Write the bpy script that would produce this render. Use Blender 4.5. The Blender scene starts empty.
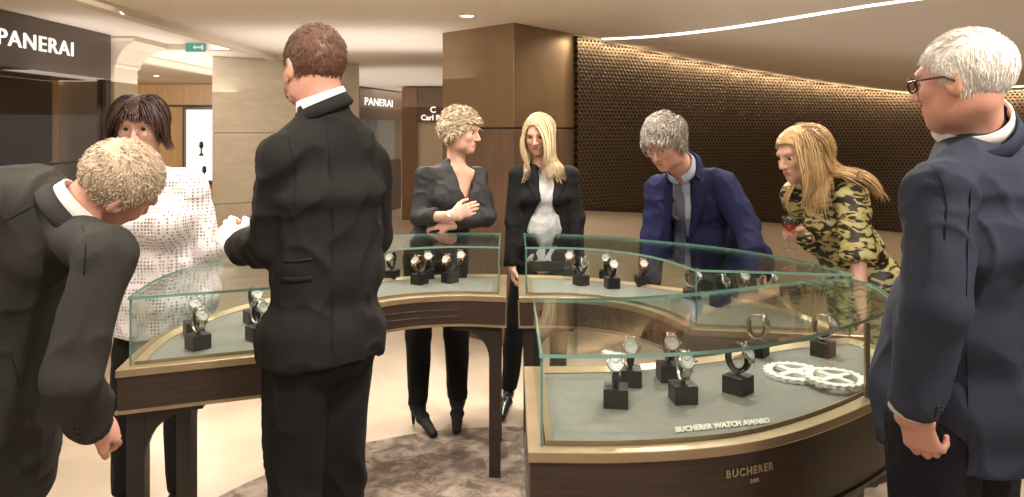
import bpy, math, random
import numpy as np
from mathutils import Vector
from mathutils.bvhtree import BVHTree
random.seed(4); RNG = np.random.default_rng(7)
C = bpy.context.scene.collection
SC = bpy.context.scene
F, HZ, CAMH = 740.0, 130.0, 1.58
def W(px, py, Y): return np.array([(px-512)*Y/F, Y, CAMH-(py-HZ)*Y/F])
def V(*a): return np.array(a, float)
def nrm(v): v = np.asarray(v, float); return v/np.linalg.norm(v)
def lin(c): return c/12.92 if c <= .04045 else ((c+.055)/1.055)**2.4
def rgb(r, g, b): return (lin(r/255), lin(g/255), lin(b/255), 1)

# ------------------------------------------------------------ materials
class NT:
    def __init__(s, name):
        s.m = bpy.data.materials.new(name); s.m.use_nodes = True
        s.t = s.m.node_tree; s.t.nodes.clear()
        s.out = s.n('ShaderNodeOutputMaterial')
    def n(s, k, **kw):
        x = s.t.nodes.new(k)
        for a, b in kw.items(): setattr(x, a, b)
        return x
    def l(s, a, b): s.t.links.new(a, b)
    def coord(s, scale=(1,1,1), rot=(0,0,0), out='Object'):
        tc = s.n('ShaderNodeTexCoord'); mp = s.n('ShaderNodeMapping')
        mp.inputs['Scale'].default_value = scale; mp.inputs['Rotation'].default_value = rot
        s.l(tc.outputs[out], mp.inputs[0]); return mp.outputs[0]
def pbr(name, col, rough=.6, metal=0, spec=.5, col2=None, nscale=20, bump=0, bscale=200, sheen=0, cscale=(1,1,1), coat=0, contrast=(.35,.65)):
    t = NT(name); b = t.n('ShaderNodeBsdfPrincipled'); t.l(b.outputs[0], t.out.inputs[0])
    b.inputs['Base Color'].default_value = col; b.inputs['Roughness'].default_value = rough
    b.inputs['Metallic'].default_value = metal; b.inputs['Specular IOR Level'].default_value = spec
    if coat: b.inputs['Coat Weight'].default_value = coat; b.inputs['Coat Roughness'].default_value = .15
    if sheen: b.inputs['Sheen Weight'].default_value = sheen
    co = t.coord(cscale)
    if col2 is not None:
        no = t.n('ShaderNodeTexNoise'); no.inputs['Scale'].default_value = nscale; no.inputs['Detail'].default_value = 4
        cr = t.n('ShaderNodeValToRGB'); cr.color_ramp.elements[0].position = contrast[0]; cr.color_ramp.elements[1].position = contrast[1]
        cr.color_ramp.elements[0].color = col; cr.color_ramp.elements[1].color = col2
        t.l(co, no.inputs['Vector']); t.l(no.outputs['Fac'], cr.inputs[0]); t.l(cr.outputs[0], b.inputs['Base Color'])
    if bump:
        n2 = t.n('ShaderNodeTexNoise'); n2.inputs['Scale'].default_value = bscale; n2.inputs['Detail'].default_value = 3
        bp = t.n('ShaderNodeBump'); bp.inputs['Strength'].default_value = bump; bp.inputs['Distance'].default_value = .002
        t.l(co, n2.inputs['Vector']); t.l(n2.outputs['Fac'], bp.inputs['Height']); t.l(bp.outputs[0], b.inputs['Normal'])
    return t.m
def emit(name, col, s):
    t = NT(name); e = t.n('ShaderNodeEmission'); e.inputs[0].default_value = col; e.inputs[1].default_value = s
    t.l(e.outputs[0], t.out.inputs[0]); return t.m
def glassmat(name, tint=(.95,.98,.965,1), refl=1.0):
    t = NT(name); tr = t.n('ShaderNodeBsdfTransparent'); tr.inputs[0].default_value = tint
    gl = t.n('ShaderNodeBsdfGlossy'); gl.inputs['Roughness'].default_value = .015
    ge = t.n('ShaderNodeNewGeometry'); dt = t.n('ShaderNodeVectorMath', operation='DOT_PRODUCT'); t.l(ge.outputs['Normal'], dt.inputs[0]); t.l(ge.outputs['Incoming'], dt.inputs[1])
    def mth(op, a, b=None):
        m = t.n('ShaderNodeMath', operation=op)
        for i, v in enumerate((a, b)):
            if v is None: continue
            if isinstance(v, (int, float)): m.inputs[i].default_value = v
            else: t.l(v, m.inputs[i])
        return m.outputs[0]
    sch = mth('MULTIPLY', mth('ADD', mth('MULTIPLY', mth('POWER', mth('SUBTRACT', 1.0, mth('ABSOLUTE', dt.outputs['Value'])), 5.0), .96), .04), refl)
    mx = t.n('ShaderNodeMixShader'); t.l(sch, mx.inputs[0])
    t.l(tr.outputs[0], mx.inputs[1]); t.l(gl.outputs[0], mx.inputs[2]); t.l(mx.outputs[0], t.out.inputs[0]); return t.m
def hairmat(name, c1, c2, rough=.45, scale=60):
    t = NT(name); b = t.n('ShaderNodeBsdfPrincipled'); t.l(b.outputs[0], t.out.inputs[0])
    b.inputs['Roughness'].default_value = rough; b.inputs['Specular IOR Level'].default_value = .4
    a = t.n('ShaderNodeAttribute'); a.attribute_name = 'tone'
    mx = t.n('ShaderNodeMix', data_type='RGBA'); mx.inputs[6].default_value = c1; mx.inputs[7].default_value = c2
    t.l(a.outputs['Fac'], mx.inputs[0]); t.l(mx.outputs[2], b.inputs['Base Color']); return t.m
def skinmat(name, c, lip):
    t = NT(name); b = t.n('ShaderNodeBsdfPrincipled'); t.l(b.outputs[0], t.out.inputs[0])
    b.inputs['Roughness'].default_value = .5; b.inputs['Subsurface Weight'].default_value = .0
    a = t.n('ShaderNodeAttribute'); a.attribute_name = 'tone'
    no = t.n('ShaderNodeTexNoise'); no.inputs['Scale'].default_value = 22; t.l(t.coord(), no.inputs['Vector'])
    cr = t.n('ShaderNodeMix', data_type='RGBA'); cr.inputs[6].default_value = c; cr.inputs[7].default_value = tuple(c[i]*(.95,.8,.75,1)[i] for i in range(4))
    t.l(no.outputs['Fac'], cr.inputs[0])
    mx = t.n('ShaderNodeMix', data_type='RGBA'); mx.inputs[7].default_value = lip
    t.l(a.outputs['Fac'], mx.inputs[0]); t.l(cr.outputs[2], mx.inputs[6]); t.l(mx.outputs[2], b.inputs['Base Color'])
    n2 = t.n('ShaderNodeTexNoise'); n2.inputs['Scale'].default_value = 300; bp = t.n('ShaderNodeBump'); bp.inputs['Strength'].default_value = .15; bp.inputs['Distance'].default_value = .001
    t.l(t.coord(), n2.inputs['Vector']); t.l(n2.outputs['Fac'], bp.inputs['Height']); t.l(bp.outputs[0], b.inputs['Normal']); return t.m
def woodmat(name, c1, c2, scale=(30,30,2), rough=.4):
    t = NT(name); b = t.n('ShaderNodeBsdfPrincipled'); t.l(b.outputs[0], t.out.inputs[0]); b.inputs['Roughness'].default_value = rough
    co = t.coord(scale); no = t.n('ShaderNodeTexNoise'); no.inputs['Scale'].default_value = 1.5; no.inputs['Detail'].default_value = 6
    cr = t.n('ShaderNodeValToRGB'); cr.color_ramp.elements[0].position = .3; cr.color_ramp.elements[1].position = .7
    cr.color_ramp.elements[0].color = c1; cr.color_ramp.elements[1].color = c2
    t.l(co, no.inputs['Vector']); t.l(no.outputs['Fac'], cr.inputs[0]); t.l(cr.outputs[0], b.inputs['Base Color'])
    bp = t.n('ShaderNodeBump'); bp.inputs['Strength'].default_value = .15; bp.inputs['Distance'].default_value = .002
    t.l(no.outputs['Fac'], bp.inputs['Height']); t.l(bp.outputs[0], b.inputs['Normal']); return t.m

M = {}
M['floor'] = pbr('polished_cream_stone', rgb(206,188,166), .22, col2=rgb(222,206,184), nscale=2.2, contrast=(.3,.7), spec=.5)
def rugmat():
    t = NT('mottled_rug'); b = t.n('ShaderNodeBsdfPrincipled'); t.l(b.outputs[0], t.out.inputs[0]); b.inputs['Roughness'].default_value = .95
    co = t.coord(); no = t.n('ShaderNodeTexNoise'); no.inputs['Scale'].default_value = 9; no.inputs['Detail'].default_value = 6; no.inputs['Roughness'].default_value = .7; no.inputs['Distortion'].default_value = .8
    cr = t.n('ShaderNodeValToRGB'); cr.color_ramp.elements[0].position = .42; cr.color_ramp.elements[1].position = .62
    cr.color_ramp.elements[0].color = rgb(116,100,88); cr.color_ramp.elements[1].color = rgb(180,162,146)
    t.l(co, no.inputs['Vector']); t.l(no.outputs['Fac'], cr.inputs[0]); t.l(cr.outputs[0], b.inputs['Base Color'])
    n2 = t.n('ShaderNodeTexNoise'); n2.inputs['Scale'].default_value = 260; bp = t.n('ShaderNodeBump'); bp.inputs['Strength'].default_value = .6; bp.inputs['Distance'].default_value = .006
    t.l(co, n2.inputs['Vector']); t.l(n2.outputs['Fac'], bp.inputs['Height']); t.l(bp.outputs[0], b.inputs['Normal']); return t.m
M['rug'] = rugmat()
M['ceiling'] = pbr('painted_ceiling', rgb(226,214,200), .85, col2=rgb(229,218,204), nscale=1)
M['cream_wall'] = pbr('cream_wall_paint', rgb(210,194,172), .7, col2=rgb(216,201,180), nscale=1.5)
M['stone'] = pbr('beige_stone_cladding', rgb(196,184,166), .55, col2=rgb(206,195,178), nscale=5, cscale=(1,1,3))
M['plaster'] = pbr('cream_plaster', rgb(214,200,180), .75)
M['shop'] = pbr('dark_brown_shopfront', rgb(74,60,52), .35, col2=rgb(80,65,56), nscale=3)
M['shop_far'] = pbr('brown_shopfront', rgb(112,88,72), .4)
M['bronze'] = pbr('aged_bronze_cladding', rgb(150,124,92), .42, metal=.35, col2=rgb(124,100,72), nscale=2.2, contrast=(.3,.75))
M['wood'] = woodmat('honey_oak', rgb(176,140,96), rgb(198,162,116))
M['wood_dark'] = woodmat('dark_stained_oak', rgb(50,36,28), rgb(66,49,38), scale=(4,4,60), rough=.42)
M['brown_wood'] = woodmat('brown_oak', rgb(120,92,68), rgb(140,108,80))
M['panel_wood'] = woodmat('dark_panel_wood', rgb(104,82,68), rgb(120,95,78), scale=(10,10,2))
M['brass'] = pbr('satin_champagne_brass', rgb(180,158,126), .34, metal=.6, col2=rgb(164,142,112), nscale=6)
M['black_metal'] = pbr('blackened_steel', rgb(52,44,38), .4, metal=.3)
M['felt'] = pbr('grey_green_suede', rgb(114,111,104), .8, col2=rgb(120,117,110), nscale=40, bump=.1)
M['block'] = pbr('matt_black_block', rgb(14,13,13), .45)
M['glass'] = glassmat('clear_glass')
M['glass_edge'] = pbr('green_glass_edge', rgb(120,158,144), .12, spec=.8)
M['steel'] = pbr('polished_steel', rgb(205,200,192), .18, metal=1)
M['rose_gold'] = pbr('rose_gold', rgb(222,182,154), .2, metal=1)
M['white_gloss'] = pbr('white_gloss_enamel', rgb(240,238,232), .3)
M['dial_white'] = pbr('silver_white_dial', rgb(225,225,222), .35)
M['dial_blue'] = pbr('blue_dial', rgb(40,55,95), .3)
M['dial_black'] = pbr('black_dial', rgb(22,22,26), .3)
M['strap_black'] = pbr('black_leather', rgb(26,22,22), .5, bump=.3)
M['strap_brown'] = pbr('brown_leather', rgb(110,72,48), .5, bump=.3)
M['strap_blue'] = pbr('navy_leather', rgb(30,38,62), .5, bump=.3)
M['letter'] = pbr('white_letter_acrylic', rgb(240,236,226), .4)
M['letter_lit'] = emit('backlit_letters', (1,.93,.82,1), 1.3)
M['letter_brass'] = pbr('muted_brass_letters', rgb(176,156,130), .4, metal=.5)
M['lamp'] = emit('lamp_glow', (1,.9,.74,1), 14)
M['strip'] = emit('led_strip_glow', (1,.9,.76,1), 5)
M['case_glow'] = emit('lit_display_back', (1,.93,.82,1), 1.3)
M['exit_green'] = emit('exit_sign_green', (.25,.62,.45,1), .55)
M['exit_white'] = emit('exit_sign_white', (.85,1,.92,1), .8)
M['shop_glass'] = glassmat('shopfront_glass', (.86,.82,.78,1), 1.3)

def screenmat():
    t = NT('pierced_bronze_screen'); b = t.n('ShaderNodeBsdfPrincipled'); t.l(b.outputs[0], t.out.inputs[0])
    b.inputs['Roughness'].default_value = .42; b.inputs['Metallic'].default_value = .45
    co = t.coord(out='UV'); s = t.n('ShaderNodeSeparateXYZ'); t.l(co, s.inputs[0])
    def mth(op, a, bb=None, cc=None):
        m = t.n('ShaderNodeMath', operation=op)
        for i, v in enumerate((a, bb, cc)):
            if v is None: continue
            if isinstance(v, (int, float)): m.inputs[i].default_value = v
            else: t.l(v, m.inputs[i])
        return m.outputs[0]
    u = mth('MULTIPLY', s.outputs[0], 1/.038); v = mth('MULTIPLY', s.outputs[1], 1/.030)
    row = mth('FLOOR', v); odd = mth('MODULO', row, 2.0)
    uu = mth('ADD', u, mth('MULTIPLY', odd, .5))
    fu = mth('SUBTRACT', mth('FRACT', uu), .5); fv = mth('SUBTRACT', mth('FRACT', v), .5)
    d = mth('ADD', mth('MULTIPLY', mth('ABSOLUTE', fu), 1.1), mth('MULTIPLY', mth('ABSOLUTE', fv), .9))
    hole = mth('LESS_THAN', d, .42)
    mx = t.n('ShaderNodeMix', data_type='RGBA'); mx.inputs[6].default_value = rgb(86,67,47); mx.inputs[7].default_value = rgb(14,10,8)
    t.l(hole, mx.inputs[0]); t.l(mx.outputs[2], b.inputs['Base Color'])
    bp = t.n('ShaderNodeBump'); bp.inputs['Strength'].default_value = .8; bp.inputs['Distance'].default_value = .012
    t.l(mth('MINIMUM', d, .5), bp.inputs['Height']); t.l(bp.outputs[0], b.inputs['Normal']); return t.m
M['screen'] = screenmat()

def suit(name, c, k=1.18, rough=.8, sheen=0):
    c2 = tuple(min(1, c[i]*k) for i in range(3))+(1,)
    return pbr(name, c, rough, col2=c2, nscale=180, bump=.35, bscale=420, sheen=sheen, spec=.22)
M['suit_black'] = suit('black_wool_suit', rgb(29,27,26))
M['trouser_black'] = suit('black_trousers', rgb(22,20,20))
M['suit_grey'] = suit('charcoal_grey_suit', rgb(52,50,47))
M['suit_navy'] = suit('navy_blazer_wool', rgb(27,30,62))
M['suit_slate'] = suit('slate_blue_suit', rgb(50,55,70))
M['trouser_slate'] = suit('dark_slate_trousers', rgb(24,25,31))
M['blazer_black'] = suit('black_blazer', rgb(20,19,21))
M['top_black'] = pbr('black_satin_top', rgb(22,20,22), .7, col2=rgb(30,28,30), nscale=8, bump=.1)
M['shirt_white'] = pbr('white_cotton', rgb(225,220,214), .8, bump=.2, bscale=500)
M['shirt_blue'] = pbr('pale_blue_cotton', rgb(160,166,184), .8, bump=.2, bscale=500)
M['tie'] = pbr('grey_patterned_tie', rgb(70,72,92), .5, col2=rgb(110,112,128), nscale=220, contrast=(.45,.55))
M['top_grey'] = pbr('grey_silk_blouse', rgb(165,164,164), .4, col2=rgb(190,190,190), nscale=25, contrast=(.4,.6), bump=.2, bscale=60)
M['glove'] = pbr('white_cotton_glove', rgb(225,215,210), .85, bump=.3)
M['lining'] = pbr('steel_blue_lining', rgb(110,116,140), .5)
M['shoe'] = pbr('black_leather_shoe', rgb(20,18,18), .3, coat=.3)
M['boot'] = pbr('black_suede_boot', rgb(20,18,18), .75)
M['eye'] = pbr('eye_white', rgb(225,215,205), .15)
M['iris'] = pbr('dark_iris', rgb(60,45,35), .15)
M['button'] = pbr('dark_horn_button', rgb(28,24,22), .3)
M['frame_dark'] = pbr('tortoiseshell_frame', rgb(70,36,26), .25)
M['frame_gold'] = pbr('thin_metal_frame', rgb(200,185,160), .25, metal=.8)
M['wine'] = glassmat('rose_wine', (.62,.09,.08,1), .8)
M['lens'] = glassmat('spectacle_lens', (.96,.96,.96,1), 1)
def knitmat():
    t = NT('white_openwork_knit'); b = t.n('ShaderNodeBsdfPrincipled'); t.l(b.outputs[0], t.out.inputs[0]); b.inputs['Roughness'].default_value = .85
    co = t.coord(); vo = t.n('ShaderNodeTexVoronoi'); vo.inputs['Scale'].default_value = 74; vo.inputs['Randomness'].default_value = .12
    t.l(co, vo.inputs['Vector'])
    cr = t.n('ShaderNodeValToRGB'); cr.color_ramp.elements[0].position = .26; cr.color_ramp.elements[1].position = .4
    cr.color_ramp.elements[0].color = rgb(128,116,114); cr.color_ramp.elements[1].color = rgb(214,206,204)
    t.l(vo.outputs['Distance'], cr.inputs[0]); t.l(cr.outputs[0], b.inputs['Base Color'])
    bp = t.n('ShaderNodeBump'); bp.inputs['Strength'].default_value = .6; bp.inputs['Distance'].default_value = .004
    t.l(vo.outputs['Distance'], bp.inputs['Height']); t.l(bp.outputs[0], b.inputs['Normal']); return t.m
M['knit'] = knitmat()
def leopard():
    t = NT('yellow_animal_print'); b = t.n('ShaderNodeBsdfPrincipled'); t.l(b.outputs[0], t.out.inputs[0]); b.inputs['Roughness'].default_value = .45
    co = t.coord((12,12,28), (0,.25,0)); no = t.n('ShaderNodeTexNoise'); no.inputs['Scale'].default_value = 1.5; no.inputs['Detail'].default_value = 1.5; no.inputs['Distortion'].default_value = .9
    cr = t.n('ShaderNodeValToRGB'); cr.color_ramp.elements[0].position = .47; cr.color_ramp.elements[1].position = .50
    cr.color_ramp.elements[0].color = rgb(34,30,20); cr.color_ramp.elements[1].color = rgb(172,160,96)
    e = cr.color_ramp.elements.new(.64); e.color = rgb(190,184,132)
    t.l(co, no.inputs['Vector']); t.l(no.outputs['Fac'], cr.inputs[0]); t.l(cr.outputs[0], b.inputs['Base Color']); return t.m
M['leopard'] = leopard()

# ------------------------------------------------------------ object helpers
def mesh_obj(name, verts, faces, mat, parent=None, smooth=True, tone=None, uv=None, mats=None, midx=None):
    me = bpy.data.meshes.new(name)
    base = np.zeros(3)
    if parent is not None:
        p = parent
        while p is not None:
            base = base + np.array(p.location); p = p.parent
    verts = np.asarray(verts, float) - base
    if isinstance(faces, np.ndarray):
        n, m = faces.shape
        me.vertices.add(len(verts)); me.vertices.foreach_set('co', verts.astype(np.float32).ravel())
        me.loops.add(n*m); me.loops.foreach_set('vertex_index', faces.astype(np.int32).ravel())
        me.polygons.add(n); me.polygons.foreach_set('loop_start', np.arange(0, n*m, m, dtype=np.int32))
        me.update(calc_edges=True)
    else:
        me.from_pydata([tuple(v) for v in verts], [], [tuple(f) for f in faces])
    me.validate(clean_customdata=False)
    if smooth: me.polygons.foreach_set('use_smooth', np.ones(len(me.polygons), bool))
    for m_ in (mats or [mat]): me.materials.append(m_)
    if midx is not None: me.polygons.foreach_set('material_index', np.asarray(midx, np.int32))
    if tone is not None:
        a = me.attributes.new('tone', 'FLOAT', 'POINT'); a.data.foreach_set('value', np.asarray(tone, np.float32))
    if uv is not None:
        ul = me.uv_layers.new(name='UVMap')
        li = np.empty(len(me.loops), np.int32); me.loops.foreach_get('vertex_index', li)
        ul.data.foreach_set('uv', np.asarray(uv, np.float32)[li].ravel())
    o = bpy.data.objects.new(name, me); C.objects.link(o)
    if parent is not None: o.parent = parent
    return o
def thing(name, label, cat, loc=(0,0,0), group=None):
    o = bpy.data.objects.new(name, None); C.objects.link(o); o.location = tuple(loc); o.empty_display_size = .1
    return tag(o, label, cat, group)
def tag(o, label=None, cat=None, group=None, kind=None):
    if label: o['label'] = label
    if cat: o['category'] = cat
    if group: o['group'] = group
    if kind: o['kind'] = kind
    return o
class MB:
    def __init__(s): s.v = []; s.f = []; s.mi = []
    def add(s, v, f, mi=0):
        n = len(s.v); s.v += [tuple(x) for x in v]; s.f += [tuple(i+n for i in q) for q in f]; s.mi += [mi]*len(f)
    def box(s, c, h, ax=None, mi=0):
        c = np.asarray(c, float); A = np.eye(3) if ax is None else np.array([nrm(a) for a in ax])
        v = [c+sx*h[0]*A[0]+sy*h[1]*A[1]+sz*h[2]*A[2] for sx in (-1,1) for sy in (-1,1) for sz in (-1,1)]
        s.add(v, [(0,1,3,2),(4,6,7,5),(0,4,5,1),(2,3,7,6),(0,2,6,4),(1,5,7,3)], mi); return s
    def b(s, x0,x1,y0,y1,z0,z1, mi=0): return s.box(((x0+x1)/2,(y0+y1)/2,(z0+z1)/2),((x1-x0)/2,(y1-y0)/2,(z1-z0)/2), None, mi)
    def prism(s, poly, z0, z1, mi=0):
        n = len(poly); zz0 = z0 if hasattr(z0,'__len__') else [z0]*n; zz1 = z1 if hasattr(z1,'__len__') else [z1]*n
        v = [(p[0],p[1],zz0[i]) for i, p in enumerate(poly)]+[(p[0],p[1],zz1[i]) for i, p in enumerate(poly)]
        s.add(v, [tuple(range(n-1,-1,-1)), tuple(range(n,2*n))]+[(i,(i+1)%n,n+(i+1)%n,n+i) for i in range(n)], mi); return s
    def ring(s, A, B, z0, z1, mi=0):   # A outer, B inner closed outlines of equal length
        n = len(A); v = [(p[0],p[1],z) for z in (z0,z1) for P in (A,B) for p in P]
        f = []
        for i in range(n):
            j = (i+1)%n
            f += [(i,j,2*n+j,2*n+i),(n+j,n+i,3*n+i,3*n+j),(2*n+i,2*n+j,3*n+j,3*n+i),(j,i,n+i,n+j)]
        s.add(v, f, mi); return s
    def tube(s, pts, r, n=8, mi=0, closed=False):
        pts = [np.asarray(p, float) for p in pts]; L = len(pts); rr = r if hasattr(r,'__len__') else [r]*L
        v = []; prev = None
        for i, p in enumerate(pts):
            a = pts[(i-1)%L] if closed or i > 0 else p; b = pts[(i+1)%L] if closed or i < L-1 else p
            t = nrm(b-a); 
            if prev is None: prev = nrm(np.cross(t, (0.13,.2,.97) if abs(t[2]) < .9 else (1,0.1,0)))
            u = nrm(prev-t*np.dot(prev,t)); prev = u; w = np.cross(t,u)
            v += [p+rr[i]*(math.cos(2*math.pi*k/n)*u+math.sin(2*math.pi*k/n)*w) for k in range(n)]
        f = []
        for i in range(L if closed else L-1):
            j = (i+1)%L
            f += [(i*n+k, i*n+(k+1)%n, j*n+(k+1)%n, j*n+k) for k in range(n)]
        if not closed: f += [tuple(range(n-1,-1,-1)), tuple(range((L-1)*n, L*n))]
        s.add(v, f, mi); return s
    def lathe(s, prof, c, axis=(0,0,1), n=24, mi=0, cap=True):
        c = np.asarray(c,float); a = nrm(axis); u = nrm(np.cross(a,(0,1,0.1) if abs(a[1])<.9 else (1,0,0))); w = np.cross(a,u)
        v = [c+a*h+r*(math.cos(2*math.pi*k/n)*u+math.sin(2*math.pi*k/n)*w) for r,h in prof for k in range(n)]
        f = [(i*n+k,i*n+(k+1)%n,(i+1)*n+(k+1)%n,(i+1)*n+k) for i in range(len(prof)-1) for k in range(n)]
        if cap: f += [tuple(range(n-1,-1,-1)), tuple(range((len(prof)-1)*n, len(prof)*n))]
        s.add(v, f, mi); return s
    def build(s, name, mat, parent=None, smooth=False, mats=None):
        return mesh_obj(name, s.v, s.f, mat, parent, smooth, mats=mats, midx=s.mi if mats else None)
def bevel(o, w=.004, seg=2):
    m = o.modifiers.new('bevel','BEVEL'); m.width = w; m.segments = seg; m.limit_method = 'ANGLE'; return o
def text(s, size, mat, parent, origin, right, up, name='lettering', extrude=.004, bold=0, space=1.0, xs=1.0):
    cu = bpy.data.curves.new('t','FONT'); cu.body = s; cu.size = size; cu.extrude = extrude; cu.offset = bold; cu.space_character = space; cu.resolution_u = 3
    o = bpy.data.objects.new('t', cu); C.objects.link(o); dg = bpy.context.evaluated_depsgraph_get(); dg.update()
    me = bpy.data.meshes.new_from_object(o.evaluated_get(dg)); bpy.data.objects.remove(o)
    n = len(me.vertices); co = np.empty(n*3, np.float32); me.vertices.foreach_get('co', co); co = co.reshape(-1,3)
    faces = [tuple(p.vertices) for p in me.polygons]; bpy.data.meshes.remove(me)
    R, U = nrm(right), nrm(up); N = np.cross(R,U)
    v = np.asarray(origin)+co[:,0:1]*xs*R+co[:,1:2]*U+co[:,2:3]*N
    return mesh_obj(name, v, faces, mat, parent, False)
def textw(s, size, space=1.0, xs=1.0):
    cu = bpy.data.curves.new('t','FONT'); cu.body = s; cu.size = size; cu.space_character = space
    o = bpy.data.objects.new('t', cu); C.objects.link(o); bpy.context.view_layer.update(); w = o.dimensions[0]*xs; bpy.data.objects.remove(o); return w

# ------------------------------------------------------------ implicit surface toolkit
def rc(a, b, ra, rb=None, k=.02, op='add'):
    a = np.asarray(a,float); b = np.asarray(b,float); rb = ra if rb is None else rb; ba = b-a; L2 = max(ba@ba,1e-12)
    def fn(P):
        q = P-a; t = np.clip((q@ba)/L2,0,1); return np.linalg.norm(q-t[...,None]*ba,axis=-1)-(ra+(rb-ra)*t)
    m = max(ra,rb); return dict(fn=fn, lo=np.minimum(a,b)-m, hi=np.maximum(a,b)+m, k=k, op=op)
def el(c, r, R=None, k=.02, op='add'):
    c = np.asarray(c,float); r = np.asarray(r,float); R = np.eye(3) if R is None else np.array([nrm(x) for x in R])
    def fn(P):
        q = (P-c)@R.T; k0 = np.linalg.norm(q/r,axis=-1); k1 = np.linalg.norm(q/r**2,axis=-1)+1e-9; return k0*(k0-1)/k1
    e = np.sqrt(((R*r[:,None])**2).sum(0)); return dict(fn=fn, lo=c-e, hi=c+e, k=k, op=op)
def lo_(a, b, u, A, B, k=.03, cap=None, op='add'):   # elliptical loft: u = side direction, A/B = (half width, half depth)
    a = np.asarray(a,float); b = np.asarray(b,float); ba = b-a; L = np.linalg.norm(ba); t_ = ba/L
    u = np.asarray(u,float); u = nrm(u-t_*(u@t_)); v = np.cross(t_,u); cp = cap or min(A[1],B[1])*.7
    def fn(P):
        q = P-a; t = np.clip((q@t_)/L,0,1); w = A[0]+(B[0]-A[0])*t; d = A[1]+(B[1]-A[1])*t
        z = (q@t_)-t*L; x = q@u; y = q@v
        return (np.sqrt((x/w)**2+(y/d)**2+(z/cp)**2)-1)*np.minimum(w,d)
    m = max(A+B); return dict(fn=fn, lo=np.minimum(a,b)-m, hi=np.maximum(a,b)+m, k=k, op=op)
def cut(fn, k=.004): return dict(fn=fn, lo=None, hi=None, k=k, op='cut')     # keeps fn < 0
def sub(p): p['op'] = 'sub'; return p
def plane(pt, n):   # keeps the side opposite to n
    pt = np.asarray(pt,float); n = nrm(n); return lambda P: (P-pt)@n
def smin(a, b, k): h = np.maximum(k-np.abs(a-b),0)/k; return np.minimum(a,b)-h*h*k*.25
def smax(a, b, k): return -smin(-a,-b,k)
def ev(prims, P):
    D = np.full(P.shape[:-1], 1e3)
    for p in prims:
        d = p['fn'](P)
        D = smin(D,d,p['k']) if p['op']=='add' else (smax(D,-d,p['k']) if p['op']=='sub' else smax(D,d,p['k']))
    return D
def axis_pts(a, b, h, fine=None, hf=None):
    if not fine: return np.arange(a, b+h, h)
    z = [a]
    while z[-1] < b:
        x = z[-1]; z.append(x+(hf if any(f0 <= x <= f1 for f0,f1 in fine) else h))
    return np.array(z)
def surf(prims, h, fine=None, hf=None, disp=None):
    ad = [p for p in prims if p['op']=='add']
    lo = np.min([p['lo'] for p in ad],0)-3*h; hi = np.max([p['hi'] for p in ad],0)+3*h
    X = axis_pts(lo[0],hi[0],hf or h); Y = axis_pts(lo[1],hi[1],hf or h); Z = axis_pts(lo[2],hi[2],h,fine,hf)
    D = np.full((len(X),len(Y),len(Z)), 10., np.float32)
    for p in prims:
        if p['lo'] is None: sl = (slice(None),)*3
        else:
            m = p['k']+2.5*h; sl = tuple(slice(max(0,np.searchsorted(A,p['lo'][i]-m)-1), np.searchsorted(A,p['hi'][i]+m)+1) for i,A in enumerate((X,Y,Z)))
        gx, gy, gz = X[sl[0]], Y[sl[1]], Z[sl[2]]
        if min(len(gx),len(gy),len(gz)) == 0: continue
        P = np.stack(np.meshgrid(gx,gy,gz,indexing='ij'),-1)
        d = p['fn'](P); o = D[sl]
        D[sl] = smin(o,d,p['k']) if p['op']=='add' else (smax(o,-d,p['k']) if p['op']=='sub' else smax(o,d,p['k']))
    S = D < 0; nx, ny, nz = S.shape
    cnt = sum(S[i:nx-1+i, j:ny-1+j, k:nz-1+k].astype(np.int8) for i in (0,1) for j in (0,1) for k in (0,1))
    act = (cnt>0)&(cnt<8); I, J, K = np.nonzero(act); idx = np.full(act.shape,-1,np.int32); idx[I,J,K] = np.arange(len(I))
    acc = np.zeros((len(I),3)); n = np.zeros(len(I))
    cs = [(0,0,0),(1,0,0),(0,1,0),(1,1,0),(0,0,1),(1,0,1),(0,1,1),(1,1,1)]
    G = [X,Y,Z]
    for a in range(8):
        for ax in range(3):
            if cs[a][ax]: continue
            c0 = cs[a]; c1 = list(c0); c1[ax] = 1
            d0 = D[I+c0[0],J+c0[1],K+c0[2]]; d1 = D[I+c1[0],J+c1[1],K+c1[2]]; m = (d0<0)!=(d1<0)
            t = np.where(m, d0/np.where(m,d0-d1,1), 0); t = np.clip(t,0,1)
            p = np.stack([X[I+c0[0]],Y[J+c0[1]],Z[K+c0[2]]],1); q = (I,J,K)[ax]
            p[:,ax] += t*(G[ax][q+1]-G[ax][q]); acc += p*m[:,None]; n += m
    vts = acc/n[:,None]; fc = []
    for ax in range(3):
        b_, c_ = [(1,2),(2,0),(0,1)][ax]
        s0 = [slice(None)]*3; s1 = [slice(None)]*3; s0[ax] = slice(0,-1); s1[ax] = slice(1,None)
        a0, a1 = S[tuple(s0)], S[tuple(s1)]; ij = np.array(np.nonzero(a0!=a1))
        ok = (ij[b_]>0)&(ij[c_]>0)&(ij[b_]<S.shape[b_]-1)&(ij[c_]<S.shape[c_]-1); ij = ij[:,ok]; fl = a0[tuple(ij)]
        def cell(db, dc): q = ij.copy(); q[b_] -= db; q[c_] -= dc; return idx[tuple(q)]
        Q = np.stack([cell(1,1),cell(0,1),cell(0,0),cell(1,0)],1); Q[~fl] = Q[~fl][:,::-1]; fc.append(Q)
    fc = np.concatenate(fc); fc = fc[(fc>=0).all(1)]
    if disp is not None:
        e1 = vts[fc[:,2]]-vts[fc[:,0]]; e2 = vts[fc[:,3]]-vts[fc[:,1]]; nn = np.cross(e1,e2); N = np.zeros_like(vts)
        for k in range(4): np.add.at(N, fc[:,k], nn)
        N /= np.linalg.norm(N,axis=1,keepdims=True)+1e-12
        vts = vts+N*disp(vts)[:,None]
    return vts, fc
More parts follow.
